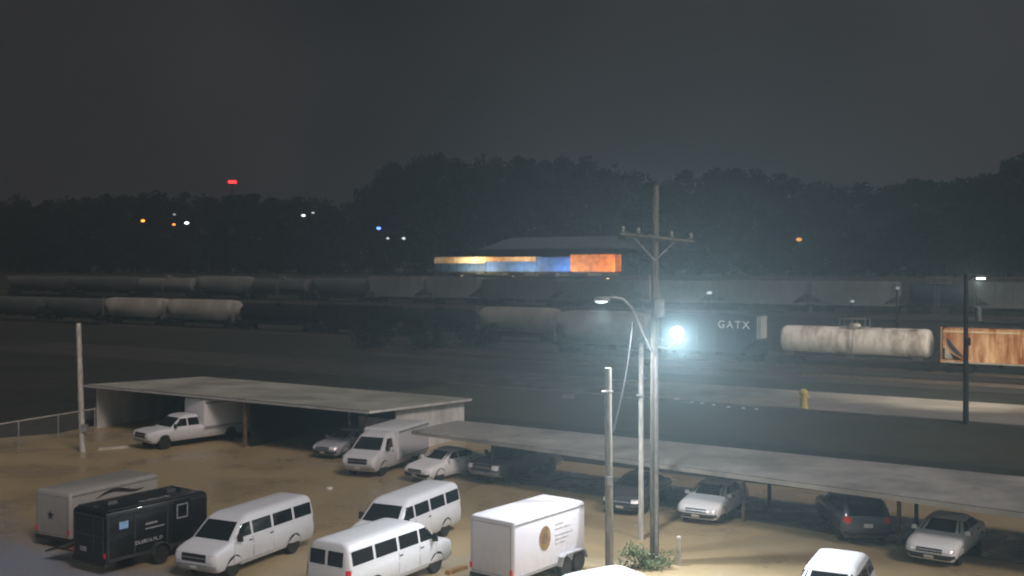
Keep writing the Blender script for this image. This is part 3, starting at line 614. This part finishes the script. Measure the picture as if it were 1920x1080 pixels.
MB().box((0,-.24,ZZ(640,ly)),(.34,.3,.5)).build('control_box',M['steel_dark'],t)
light('yard_light','SPOT',(lx+hx+.1,ly+.1,hz-.3),21000,(1,.90,.74),(lx+9,ly+27,4),.2,100,1)

# bollard, marker, wheel stops, small things
bx,by=G(1273,1060)
t=thing('bollard','cream steel bollard beside the bush under the utility pole','bollard',(bx,by,0))
MB().tube([(0,0,0),(0,0,.98)],.09,14).build('post',M['concrete'],t); MB().lathe_z([(.09,0),(.08,.05),(.04,.085),(.005,.095)],(0,0,.98),14).build('cap',M['concrete'],t)
bx,by=G(1507,768)
t=thing('yellow_marker','bright yellow marker post standing beyond the carport beside the pale road','marker',(bx,by,0))
MB().lathe_z([(.3,0),(.34,.1),(.28,.5),(.27,1.0),(.33,1.1),(.33,1.3),(.22,1.5),(.05,1.58)],(0,0,0),14).build('post',M['yellow'],t)
MB().tube([(-.42,0,.95),(.42,0,.95)],.11,10).build('side_arm',M['yellow'],t)
def stop(px,py,L,rz,m,label):
    bx,by=G(px,py); o=MB().prism([(-L/2,0),(-L/2+.05,.13),(L/2-.05,.13),(L/2,0)],-.1,.1).build('wheel_stop',M[m]); o.location=(bx,by,.006); o.rotation_euler=(0,0,rz); tag(o,label,'wheel stop')
stop(212,842,1.7,.5,'concrete','white concrete wheel stop on the ground left of the box truck')
stop(856,1072,1.0,.9,'orange_mark','dull orange wheel stop between the rear van and white trailer')
bx,by=G(1066,748); o=MB().box((0,0,.2),(1.1,.5,.36),0,.9).build('glint_block',M['kerb']); o.location=(bx,by,.0); tag(o,'small pale block standing in for a puddle glint left of the utility pole','block')  # solid block added where wet ground glints
def marker(px,py,w,label,group=None):  # white domes shaped to stand for ground glints and road reflectors
    bx,by=G(px,py); o=MB().lathe_z([(w*.9,0),(w,.05),(w*.7,w*.5),(w*.2,w*.62),(.01,w*.63)],(0,0,0),10).build('glint_marker',M['sign_white']); o.location=(bx,by,.006); tag(o,label,'marker',group)
marker(618,917,.16,'white dome standing for a glint on the lot in front of the cutaway truck')
marker(1268,751,.32,'largest white dome standing for a puddle glint, just right of the utility pole')
for px,py in ((1298,755),(1316,757),(1338,760),(1366,764),(1394,766),(1418,768)):
    marker(px,py,.13,'tiny white marker in the row along the near road edge','row of white road markers')
def leaves(mb,rnd,c,rad,n,size,squash=1):
    for _ in range(n):
        while True:
            p=Vector((rnd.uniform(-1,1),rnd.uniform(-1,1),rnd.uniform(-1,1)))
            if p.length<1: break
        p=Vector(c)+Vector((p.x*rad,p.y*rad,p.z*rad*squash))
        a=Vector((rnd.gauss(0,1),rnd.gauss(0,1),rnd.gauss(0,1))).normalized(); b=a.orthogonal().normalized(); k=size*rnd.uniform(.6,1.3)
        mb.add([p-a*k,p+b*k*.55,p+a*k,p-b*k*.55],[(0,1,2,3)])
rnd=random.Random(3)
bx,by=G(1205,1062)
t=thing('bush','leafy green bush around the foot of the utility pole','bush',(bx,by-.3,0))
b=MB(); s=MB()
for i in range(28):
    a=rnd.uniform(0,6.28); r=rnd.uniform(.1,.95); c=(r*math.cos(a)*1.15,r*math.sin(a)*.5,rnd.uniform(.05,.9)*(1.15-r*.6))
    leaves(b,rnd,c,.24,22,.07); s.tube([(c[0]*.2,c[1]*.2,0),c],.012,5)
b.build('foliage',M['leaf_bush'],t,0); s.build('stems',M['bark'],t)
for (px,py,w,lab) in ((700,652,2.6,'dark scrub bush at the left end of the dark rail cars'),(800,656,2.2,'dark scrub bush in the middle of the dark rail cars'),(888,655,2.8,'dark scrub bush just left of the tan hopper')):
    x,y=G(px,py); t=thing('scrub_bush',lab,'bush',(x,y,0),0,'scrub bushes beside the second track'); b=MB(); s=MB()
    for i in range(26):
        c=(rnd.uniform(-w,w),rnd.uniform(-1.2,1.2),rnd.uniform(.4,3.0)); leaves(b,rnd,c,.8,26,.22); s.tube([(c[0]*.3,0,0),c],.03,5)
    b.build('foliage',M['leaf_scrub'],t,0); s.build('stems',M['bark'],t)

# fence
t=thing('chain_link_fence','low chain link fence with pale top rail at the left edge','fence')
p0=Vector((-34.5,53.0)); p1=Vector((-27.3,69.8)); nP=7; dd=(p1-p0)
MB().tube([(p0.x,p0.y,1.5),(p1.x,p1.y,1.5)],.045,8).build('top_rail',M['pale_pole'],t)
for i in range(nP):
    p=lp(p0,p1,i/(nP-1)); MB().tube([(p.x,p.y,0),(p.x,p.y,1.56)],.045,8).build('post',M['galv'],t)
mm=MB(); Ln=dd.length; step=.22; u=dd.normalized(); k=int(Ln/step)
for i in range(k-6):
    for sg in (0,1):
        a=p0+u*(i*step+(1.35 if sg else 0)); b2=p0+u*(i*step+(0 if sg else 1.35)); mm.tube([(a.x,a.y,.08),(b2.x,b2.y,1.46)],.005,3,False)
mm.build('wire_mesh',M['galv'],t,0)

# ---------------------------------------------------------------- rail cars
def bogie(parent,x):
    b=MB()
    for sx in (-.88,.88):
        for sy in (-.75,.75): b.lathe_y([(.1,-.08),(.42,-.06),(.42,.04),(.47,.05),(.47,.07),(.1,.1)],(x+sx,sy,.44),16)
        b.tube([(x+sx,-.8,.44),(x+sx,.8,.44)],.08,8)
    for sy in (-1.0,1.0):
        b.prism([(x-1.15,.55),(x-.9,.62),(x-.4,.72),(x+.4,.72),(x+.9,.62),(x+1.15,.55),(x+1.1,.36),(x+.7,.36),(x+.35,.2),(x-.35,.2),(x-.7,.36),(x-1.1,.36)],sy-.09,sy+.09)
    b.box((x,0,.62),(.4,2.0,.25))
    return b.build('bogie',M['steel_dark'],parent)
UA=math.atan2(UY,UX)
def rail_root(name,label,n,sc,cat,group=None):
    x,y=SN(sc,n); return thing(name,label,cat,(x,y,tz(n)+.5),UA,group)
HM=MB().lathe_z([(.01,.05),(.35,.05),(.38,0),(.3,-.06)],(0,0,0),10).mesh('hatch_cover',M['hopper_grey'])
def hopper(label,n,s0,s1,ht,paint,group=None,letters=None,lx=.9,graf=False,round_=False,pale_end=False):
    Lc=s1-s0-.9; t=rail_root('hopper_car',label,n,(s0+s1)/2,'rail car',group); h=Lc/2; m=M[paint]
    if round_:      # smooth curved-side covered hopper: bulging section, sloped end sheets
        sec=[(1.05,1.25),(1.42,1.9),(1.56,2.6),(1.52,3.3),(1.3,3.9),(.9,ht-.25),(.45,ht-.13)]
        ring=lambda x,q: [(x,-y*q[0],1.3+(z-1.3)*q[1]+q[2]) for y,z in sec]+[(x,y*q[0],1.3+(z-1.3)*q[1]+q[2]) for y,z in sec[::-1]]
        MB().rings([ring(-h,(.8,.32,1.9)),ring(-h+.35,(.97,.62,1.15)),ring(-h+1.9,(1,1,0)),ring(h-1.9,(1,1,0)),ring(h-.35,(.97,.62,1.15)),ring(h,(.8,.32,1.9))]).build('body',m,t)
    else:
        MB().prism([(-h,ht-.35),(-h+.15,ht-.18),(h-.15,ht-.18),(h,ht-.35),(h,2.5),(h-1.9,1.25),(-h+1.9,1.25),(-h,2.5)],-1.5,1.5).build('body',m,t)
        MB().prism([(-h+.1,ht-.176),(-h+.1,ht-.12),(h-.1,ht-.12),(h-.1,ht-.176)],-1.3,1.3).build('roof',m,t)
    MB().box((0,0,ht-.03),(Lc-.4-(2.5 if round_ else 0),.6,.05)).build('roof_walkway',M['steel_dark'],t)
    k=max(3,int(Lc/2.2))
    if not round_:
        rm=MB().box((0,0,0),(.1,.08,ht-2.1)).mesh('side_rib',m)
        for i in range(k+1):
            x=-h+.25+(Lc-.5)*i/k
            for sg in (-1,1): use('side_rib',rm,t,(x,sg*1.54,(ht-.4+1.45)/2+.2))
    for sg in (-1,1): MB().box((0,sg*1.545,1.2),(Lc+.5,.1,.28)).build('side_sill',m if not round_ else M['hopper_dark'],t)
    for x in (-h*.5,0,h*.5): MB().box((x,0,.95),(1.9,2.2,.7),0,1.0).build('outlet_gate',M['steel_dark'],t)
    for e in (-1,1):
        lad=MB()
        for y in (-1.45,-1.0): lad.tube([(e*(h+.22),y,1.1),(e*(h+.22),y,ht)],.03,5)
        for i in range(9): lad.tube([(e*(h+.22),-1.45,1.3+i*(ht-1.4)/9),(e*(h+.22),-1.0,1.3+i*(ht-1.4)/9)],.02,5)
        lad.build('ladder',m,t); MB().box((e*(h+.35),0,.95),(.7,.3,.3)).build('coupler',M['steel_dark'],t)
        bogie(t,e*(h-1.25))
    for i in range(k): use('hatch_cover',HM,t,(-h+2.0+(Lc-4.0)*i/max(1,k-1),.3 if round_ else .7,ht-.06))
    if pale_end: MB().box((h+.03,0,(ht-.3+2.6)/2),(.05,2.9,ht-2.9)).build('end_sheet',M['hopper_pale'],t)
    if letters: text('lettering',letters,1.15,M['sign_white'],t,(lx,-1.6,ht-1.25),(R(90),0,0),1.3)
    if graf:
        gm=MB(); gm.sheet([(-h+.1,-1.52,3.6),(-h+.55,-1.52,3.3),(-h+1.5,-1.52,2.1),(-h+2.0,-1.52,1.5),(-h+1.1,-1.52,1.9),(-h+.5,-1.52,2.6)]); gm.build('graffiti',M['ink_dark'],t)
        gm=MB(); gm.sheet([(-h+.15,-1.515,1.45),(-h+.9,-1.515,1.45),(-h+.5,-1.515,2.4),(-h+.2,-1.515,2.9)]); gm.build('graffiti',M['concrete'],t)
        MB().box((0,-1.6,1.12),(Lc,.02,.16)).build('pale_stripe',M['concrete'],t)
        MB().box((0,-1.53,ht-.42),(Lc-.1,.05,.16)).build('top_chord',M['con_yellow'],t)
    return t
def tank(label,n,s0,s1,paint,group=None,rad=1.45,uf='steel_dark'):
    Lc=s1-s0-1.2; h=Lc/2; m=M[paint]; t=rail_root('tank_car',label,n,(s0+s1)/2,'rail car',group); zc=1.25+rad
    pr=[(.02,-h),(rad*.6,-h+.06),(rad*.88,-h+.2),(rad*.98,-h+.4),(rad,-h+.6)]
    pr=pr+[(rad,-h*.33),(rad+.02,-h*.33+.01),(rad+.02,-h*.33+.1),(rad,-h*.33+.11),(rad,h*.33),(rad+.02,h*.33+.01),(rad+.02,h*.33+.1),(rad,h*.33+.11)]+[(r,-x) for r,x in pr[:5][::-1]]
    MB().lathe_x(pr,(0,0,zc)).build('tank',m,t)
    MB().lathe_z([(.6,-.15),(.6,.25),(.5,.34),(.1,.38)],(0,0,zc+rad),16).build('manway_dome',m,t)
    pl='galv' if paint!='hopper_dark' else 'steel_dark'
    MB().box((0,0,zc+rad+.05),(2.6,1.7,.06)).build('platform',M[pl],t)
    ra=MB()
    for y in (-.85,.85):
        ra.tube([(-1.3,y,zc+rad+.85),(1.3,y,zc+rad+.85)],.03,5)
        for x in (-1.3,0,1.3): ra.tube([(x,y,zc+rad+.05),(x,y,zc+rad+.85)],.03,5)
    ra.build('handrail',M[pl],t)
    la=MB()
    for x in (-.25,.25): la.tube([(x,-rad-.1,1.0),(x,-rad-.1,zc+.3),(x,-.85,zc+rad+.05)],.03,5)
    for i in range(8): la.tube([(-.25,-rad-.1,1.1+i*.25),(.25,-rad-.1,1.1+i*.25)],.02,5)
    la.build('ladder',M[pl],t)
    MB().box((0,0,1.05),(Lc+.9,1.4,.26)).build('underframe',M[uf],t)
    for e in (-1,1):
        MB().box((e*(h-1.1),0,1.3),(1.1,2.5,.5),0,.95).build('saddle',M[uf],t); bogie(t,e*(h-1.0))
        MB().box((e*(h+.45),0,1.15),(.5,2.6,.12)).build('end_platform',M[uf],t)
        MB().tube([(e*(h+.62),-1.2,1.15),(e*(h+.62),-1.2,2.1),(e*(h+.62),1.2,2.1),(e*(h+.62),1.2,1.15)],.03,5).build('end_rail',M[uf],t)
    MB().tube([(-h,-rad-.05,1.45),(h,-rad-.05,1.45)],.04,5).build('grab_rail',M[uf],t)
    return t
def S(px,n): 
    x,y=on_n(px,n); return (x*UX+y*UY)/SC
tank('off-white tank car standing to the left of the rusty hopper',111,S(1458,111),S(1761,111),'tank_white',rad=1.45,uf='underframe')
hopper('rusty orange and cream hopper car at the right edge',111,S(1766,111),S(1766,111)+17,4.5,'rust',graf=True)
hopper('dark navy hopper car with pale lettering, behind the floodlight',111,S(1240,111),S(1436,111),5.3,'hopper_navy',letters='GATX',lx=3.2,pale_end=True)
hopper('grey hopper car directly behind the street lamp arm',111,S(1048,111),S(1228,111),5.3,'hopper_grey',round_=True)
hopper('pale hopper car farthest left on the second track',125,S(205,125),S(318,125),4.9,'hopper_pale',round_=True)
hopper('pale hopper car right of the leftmost hopper on the second track',125,S(320,125),S(450,125),4.9,'hopper_pale',round_=True)
hopper('dim hopper car at the left edge on the second track',125,S(-40,125),S(92,125),4.6,'hopper_dim',round_=True)
hopper('dim hopper car just left of the pale hoppers',125,S(95,125),S(203,125),4.6,'hopper_dim',round_=True)
tank('black tank car just right of the two pale hoppers',125,S(455,125),S(600,125),'hopper_dark')
hopper('black hopper car in the middle of the dark rail cars',125,S(602,125),S(750,125),4.6,'hopper_dark')
tank('black tank car just left of the tan hopper',125,S(755,125),S(898,125),'hopper_dark')
hopper('dull tan hopper car left of the grey hopper',125,S(903,125),S(1052,125),4.9,'hopper_tan',round_=True)
hopper('dull grey hopper peeking above the navy hopper',125,S(1215,125),S(1400,125),4.9,'hopper_tan')
hopper('faint hopper high at the left edge of the yard',150,S(20,150),S(138,150),4.5,'hopper_dim',round_=True)
hopper('faint hopper high above the dim car left of the pale hoppers',150,S(140,150),S(263,150),4.5,'hopper_dim',round_=True)
tank('faint grey tank car high on the left, above the pale hoppers',150,S(265,150),S(372,150),'hopper_far')
hopper('faint grey hopper above the right end of the pale hoppers',150,S(374,150),S(475,150),4.7,'hopper_far',round_=True)
tank('faint dim tank car above the left black tank car',150,S(477,150),S(588,150),'hopper_dim')
hopper('faint dim hopper above the middle black hopper',150,S(590,150),S(698,150),4.5,'hopper_dim',round_=True)
hopper('dim grey hopper below the yellow containers, left one of two',150,S(700,150),S(805,150),4.8,'hopper_far')
hopper('dim grey hopper below the yellow containers, right one of two',150,S(807,150),S(908,150),4.8,'hopper_far')
hopper('faint dim hopper below the blue and orange containers',150,S(910,150),S(1060,150),4.4,'hopper_dim')
hopper('faint dim hopper just behind the utility pole',150,S(1062,150),S(1205,150),4.4,'hopper_dim')
hopper('faint dim hopper above the navy lettered car',150,S(1207,150),S(1343,150),4.4,'hopper_far')
hopper('long grey hopper behind the white tank car, left one of two',150,S(1345,150),S(1520,150),4.5,'hopper_far')
hopper('long grey hopper behind the white tank car, right one of two',150,S(1522,150),S(1692,150),4.5,'hopper_far')
tank('dark tank car on the raised track behind the rusty hopper',150,S(1700,150),S(1825,150),'hopper_navy')
hopper('faint grey hopper at the right edge of the raised track',150,S(1828,150),S(1990,150),4.5,'hopper_far')
def well(label,n,s0,s1):
    t=rail_root('container_car',label,n,(s0+s1)/2,'rail car'); Lc=s1-s0-.6
    MB().box((0,0,.55),(Lc,2.6,.3)).build('underframe',M['steel_dark'],t)
    for e in (-1,1): bogie(t,e*(Lc/2-1.2))
    return t
def container(label,n,s0,s1,z0,ht,paint):
    x,y=SN((s0+s1)/2,n); Lc=s1-s0-.06; t=thing('shipping_container',label,'container',(x,y,tz(n)+.5+z0),UA)
    b=MB(); k=int(Lc/.28)
    pts=[]
    for i in range(k+1):
        xx=-Lc/2+.1+(Lc-.2)*i/k; pts.append((xx,-1.2-(.05 if (i//2)%2 else 0)))
    for i in range(k): b.add([(pts[i][0],pts[i][1],.15),(pts[i+1][0],pts[i+1][1],.15),(pts[i+1][0],pts[i+1][1],ht-.12),(pts[i][0],pts[i][1],ht-.12)],[(0,1,2,3)])
    b.box((0,.02,ht/2),(Lc-.2,2.36,ht-.1)); b.build('shell',M[paint],t,0)
    f=MB()
    for z in (.08,ht-.06):
        for y in (-1.22,1.22): f.box((0,y,z),(Lc,.12,.14))
    for x in (-Lc/2+.07,Lc/2-.07):
        for y in (-1.22,1.22): f.box((x,y,ht/2),(.14,.14,ht-.02))
    f.build('frame',M[paint],t); return t
sA,sB,sC,sD,sE=S(822,185),S(918,185),S(1012,185),S(1076,185),S(1160,185)
well('flat container car under the left navy and yellow containers',185,sA,sB)
well('flat container car under the right pair of blue and yellow containers',185,sB,sC)
well('flat container car under the tall blue container',185,sC,sD)
well('flat container car under the orange container',185,sD,sE)
container('lower navy container beneath the leftmost yellow one',185,sA,sB,.72,1.75,'con_navy')
container('lower blue container beneath the duller yellow one',185,sB,sC,.72,2.05,'con_blue')
container('leftmost yellow container stacked on a navy one, brightly lit',185,sA,sB,2.49,1.3,'con_yellow')
container('second, duller yellow container, next to the tall blue one',185,sB,sC,2.79,.95,'con_tan')
container('tall blue container left of the orange container',185,sC,sD,.72,2.9,'con_blue')
container('glowing orange container at the right end of its train',185,sD,sE,.72,3.4,'con_orange')
wx,wy=on_n(1025,200); t=thing('warehouse','long dim warehouse with blue-grey roof above the lit containers','warehouse',(wx,wy,tz(200)),UA)
MB().box((0,9,3),(34,17.6,6)).build('wall',M['hopper_dark'],t)
MB().prism([(-18,5.9),(-18,6.1),(18,6.1),(18,5.9)],-.6,.2).build('eave',M['roof_blue'],t)
rf=MB(); rf.add([(-18,-.6,6.12),(18,-.6,6.12),(15.5,9,8.9),(-15.5,9,8.9),(18,18.5,6.12),(-18,18.5,6.12)],[(0,1,2,3),(3,2,4,5),(0,3,5),(1,4,2)]); rf.build('roof',M['roof_blue'],t,0)
for x in (-12,-4,4,12): MB().box((x,.18,2.2),(3.4,.08,4.2)).build('door',M['hopper_grey'],t)
def container_lamp(label,px,n,dz,c,power,strength=4):
    x,y=on_n(px,n); z=tz(n); t=thing('container_lamp',label,'lamp',(x,y,z))
    MB().tube([(0,0,-.3),(0,0,dz)],.07,8).build('post',M['steel_dark'],t); h=MB().box((0,.1,dz+.08),(.5,.4,.16),0,.8).build('lamp_head',M['steel_dark'],t)
    MB().box((0,.1,dz-.04),(.4,.3,.06)).build('lens',emit('lens',c,strength),h)
    light('lamp_light','SPOT',(x+.05,y+.25,z+dz-.15),power,c,(x+NX*6,y+NY*6,z+3),.25,165,1)
container_lamp('added lamp in front of the leftmost yellow container',866,178,1.3,(1,.86,.56),8500,2)  # this and the next two: unseen lamps added to brighten the containers
container_lamp('added lamp in front of the duller yellow container',962,178,1.3,(1,.85,.62),3600,2)
container_lamp('added lamp in front of the tall blue container',1043,178,1.3,(.7,.82,1),3600,1)
container_lamp('yard lamp at the foot of the orange container',1140,177.5,1.0,(1,.75,.4),5600,7)

# ---------------------------------------------------------------- distant lamps
def far_lamp(label,px,py,n,c,s,rad=.45):
    x,y=on_n(px,n); zl=ZZ(py,y); zb=tz(n)
    t=thing('lamp_post',label,'lamp',(x,y,zb)); h=zl-zb
    MB().tube([(0,.3,-.3),(0,.3,h+.2)],[.14,.09],8).build('post',M['hopper_dark'],t)
    MB().tube([(0,.3,h+.15),(0,0,h+rad*.9)],.05,6).build('lamp_arm',M['hopper_dark'],t)
    MB().lathe_z([(.02,-rad*.6),(rad*.8,-rad*.35),(rad,0),(rad*.8,rad*.35),(.02,rad*.6)],(0,-.05,h),12).build('lamp_globe',emit('lamp_globe',c,s),t)
OR=(1,.35,.06); WH=(.75,.95,1)
far_lamp('orange lamp farthest left in the dark trees',268,414,205,OR,6,.6)
far_lamp('orange lamp just left of a white lamp in the trees',326,421,205,OR,3.6,.5)
far_lamp('white lamp beside the second orange lamp on the left',350,418,205,WH,5.5,.65)
far_lamp('faint grey lamp above the second orange lamp',327,402,206,WH,.7,.45)
far_lamp('white lamp above the left rail cars, left of a dim one',569,404,205,WH,3.6,.55)
far_lamp('dim white lamp right of a brighter one above the left rail cars',587,399,206,WH,1.1,.4)
far_lamp('blue lamp left of the big dark trees',710,428,205,(.08,.2,1),8,.55)
far_lamp('small pale lamp just below the blue one',727,447,204,WH,1.3,.4)
far_lamp('small pale lamp to the right of its twin, below the blue one',757,447,204,WH,1.7,.45)
far_lamp('dull orange lamp in the trees at the right',1498,449,203,(1,.5,.12),1.1,.6)
far_lamp('faint warm lamp over the dark tank cars',641,527,170,(1,.6,.2),.9,.4)
far_lamp('faint white lamp above the grey hoppers at the right',1598,565,140,WH,.5,.28)
far_lamp('hazy white lamp above the navy hopper',1330,549,140,WH,.8,.4)
far_lamp('thin pale lamp at the end of the long grey hoppers',1683,540,140,WH,.35,.28)
Y=330; x=XX(436,Y); zt=ZZ(341,Y); zb=9.6
t=thing('radio_tower','slim radio tower with a red beacon rising above the left trees','tower',(x,Y,zb)); hh=zt-zb
tw=MB(); legs=[(.9,0),(-.45,.78),(-.45,-.78)]
for a in legs: tw.tube([(a[0],a[1],-.3),(a[0]*.35,a[1]*.35,hh)],.07,5)
k=14
for i in range(k):
    f0=1-.65*i/k; f1=1-.65*(i+1)/k
    for j in range(3):
        a=legs[j]; b2=legs[(j+1)%3]; tw.tube([(a[0]*f0,a[1]*f0,hh*i/k),(b2[0]*f1,b2[1]*f1,hh*(i+1)/k)],.035,4)
tw.build('lattice_mast',M['hopper_dark'],t)
MB().tube([(-.9,0,hh),(.9,0,hh)],.06,5).build('beacon_arm',M['steel_dark'],t)
em=emit('beacon_red',(1,.02,.02),10)
for sx in (-.6,.6): MB().lathe_z([(.05,-.4),(.6,-.3),(.66,0),(.5,.3),(.05,.4)],(sx,-.2,hh),12).build('beacon',em,t)

# ---------------------------------------------------------------- trees
TREES=[]
def tree_mesh(seed,h,w,lm):
    r=random.Random(seed); b=MB(); s=MB()
    s.tube([(0,0,-.5),(r.uniform(-.3,.3),r.uniform(-.3,.3),h*.5),(r.uniform(-.5,.5),0,h*.92)],[.42,.28,.06],8)
    for i in range(50):
        zf=r.uniform(.06,1.0); prof=math.sin(min(1,(zf+.04)*.97)*math.pi)**.5*.95+.1
        a=r.uniform(0,6.28); rr=w*prof*math.sqrt(r.uniform(.05,1)); c=(rr*math.cos(a),rr*math.sin(a),h*zf)
        leaves(b,r,c,w*r.uniform(.2,.36),58,w*.075,.75)
        if i%3==0: s.tube([(0,0,h*max(.1,zf-.2)),c],[.12,.03],5)
    return s.mesh('trunk',M['bark']),b.mesh('crown',lm,0)
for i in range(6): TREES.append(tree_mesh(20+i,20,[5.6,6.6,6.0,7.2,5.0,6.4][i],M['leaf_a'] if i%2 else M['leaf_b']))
prof=[(-150,350),(0,372),(150,374),(300,368),(450,362),(560,376),(640,380),(690,372),(725,322),(780,306),(850,300),(1000,298),(1100,306),(1180,326),(1235,352),(1275,330),(1300,318),(1340,316),(1420,326),(1520,346),(1600,352),(1750,342),(1850,330),(1890,302),(1920,294),(2100,290)]
def top(px):
    for (a,ya),(b,yb) in zip(prof,prof[1:]):
        if a<=px<=b: return ya+(yb-ya)*(px-a)/(b-a)
    return 360
rt=random.Random(11)
def plant(px,n,dy,grp):
    x,y=on_n(px,n); zb=tz(n); ht=max(5,ZZ(top(px)+dy,y)-zb); tm=rt.choice(TREES)
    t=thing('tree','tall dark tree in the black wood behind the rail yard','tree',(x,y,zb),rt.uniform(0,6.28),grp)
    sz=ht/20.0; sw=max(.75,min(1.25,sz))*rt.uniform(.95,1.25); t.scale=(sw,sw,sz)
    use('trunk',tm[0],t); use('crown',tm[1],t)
GR='trees of the dark wood behind the rail yard'
px=-60
while px<2010:
    plant(px+rt.uniform(-8,8),222+rt.uniform(-4,6),rt.uniform(-3,16),GR); px+=rt.uniform(34,44)
px=-80
while px<2020:
    plant(px+rt.uniform(-8,8),246+rt.uniform(-5,8),rt.uniform(-3,12),GR); px+=rt.uniform(34,46)
px=-60
while px<2010:
    if not 860<px<1180: plant(px+rt.uniform(-8,8),207+rt.uniform(-2,3),rt.uniform(45,90),GR)
    px+=rt.uniform(46,58)

# ---------------------------------------------------------------- sky, haze, sun, camera
dm=bpy.data.materials.new('night_haze'); dm.use_nodes=True; nt=dm.node_tree
for n in list(nt.nodes): nt.nodes.remove(n)
o=nt.nodes.new('ShaderNodeOutputMaterial'); tr=nt.nodes.new('ShaderNodeBsdfTransparent'); vo=nt.nodes.new('ShaderNodeVolumeScatter')
vo.inputs['Color'].default_value=(.60,.86,.98,1); vo.inputs['Density'].default_value=.0020; vo.inputs['Anisotropy'].default_value=.52
nt.links.new(tr.outputs[0],o.inputs['Surface']); nt.links.new(vo.outputs[0],o.inputs['Volume'])
bm=bmesh.new(); bmesh.ops.create_icosphere(bm,subdivisions=4,radius=470); me=bpy.data.meshes.new('sky'); bm.to_mesh(me); bm.free(); me.materials.append(dm)
sk=bpy.data.objects.new('sky',me); col.objects.link(sk); sk.location=(0,120,0); tag(sk,kind='structure')
w=bpy.data.worlds.new('World'); scene.world=w; w.use_nodes=True; nt=w.node_tree; bg=nt.nodes['Background']
tc=nt.nodes.new('ShaderNodeTexCoord'); no=nt.nodes.new('ShaderNodeTexNoise'); no.inputs['Scale'].default_value=3.2; no.inputs['Detail'].default_value=6; no.inputs['Roughness'].default_value=.55
nt.links.new(tc.outputs['Generated'],no.inputs['Vector'])
rp=nt.nodes.new('ShaderNodeValToRGB'); rp.color_ramp.elements[0].position=.34; rp.color_ramp.elements[1].position=.68
rp.color_ramp.elements[0].color=(.0035,.0048,.0085,1); rp.color_ramp.elements[1].color=(.025,.028,.034,1)
nt.links.new(no.outputs['Fac'],rp.inputs['Fac']); nt.links.new(rp.outputs['Color'],bg.inputs['Color']); bg.inputs['Strength'].default_value=1.0
sl=bpy.data.lights.new('sun','SUN'); sl.energy=2.3; sl.angle=R(14); sl.color=(.975,.985,1)
so=bpy.data.objects.new('sun',sl); col.objects.link(so)
so.rotation_euler=Vector((-.40,.64,-.64)).to_track_quat('-Z','Y').to_euler()
cam=bpy.data.cameras.new('camera'); co=bpy.data.objects.new('camera',cam); col.objects.link(co)
co.location=(0,0,H); co.rotation_euler=(R(90),0,0); cam.sensor_width=36; cam.lens=36*F/1920; cam.shift_y=-(540-YH)/1920; cam.clip_end=5000; cam.clip_start=.1
cam.dof.use_dof=True; cam.dof.focus_distance=9.0; cam.dof.aperture_fstop=2.4
scene.camera=co
scene.view_settings.view_transform='Standard'
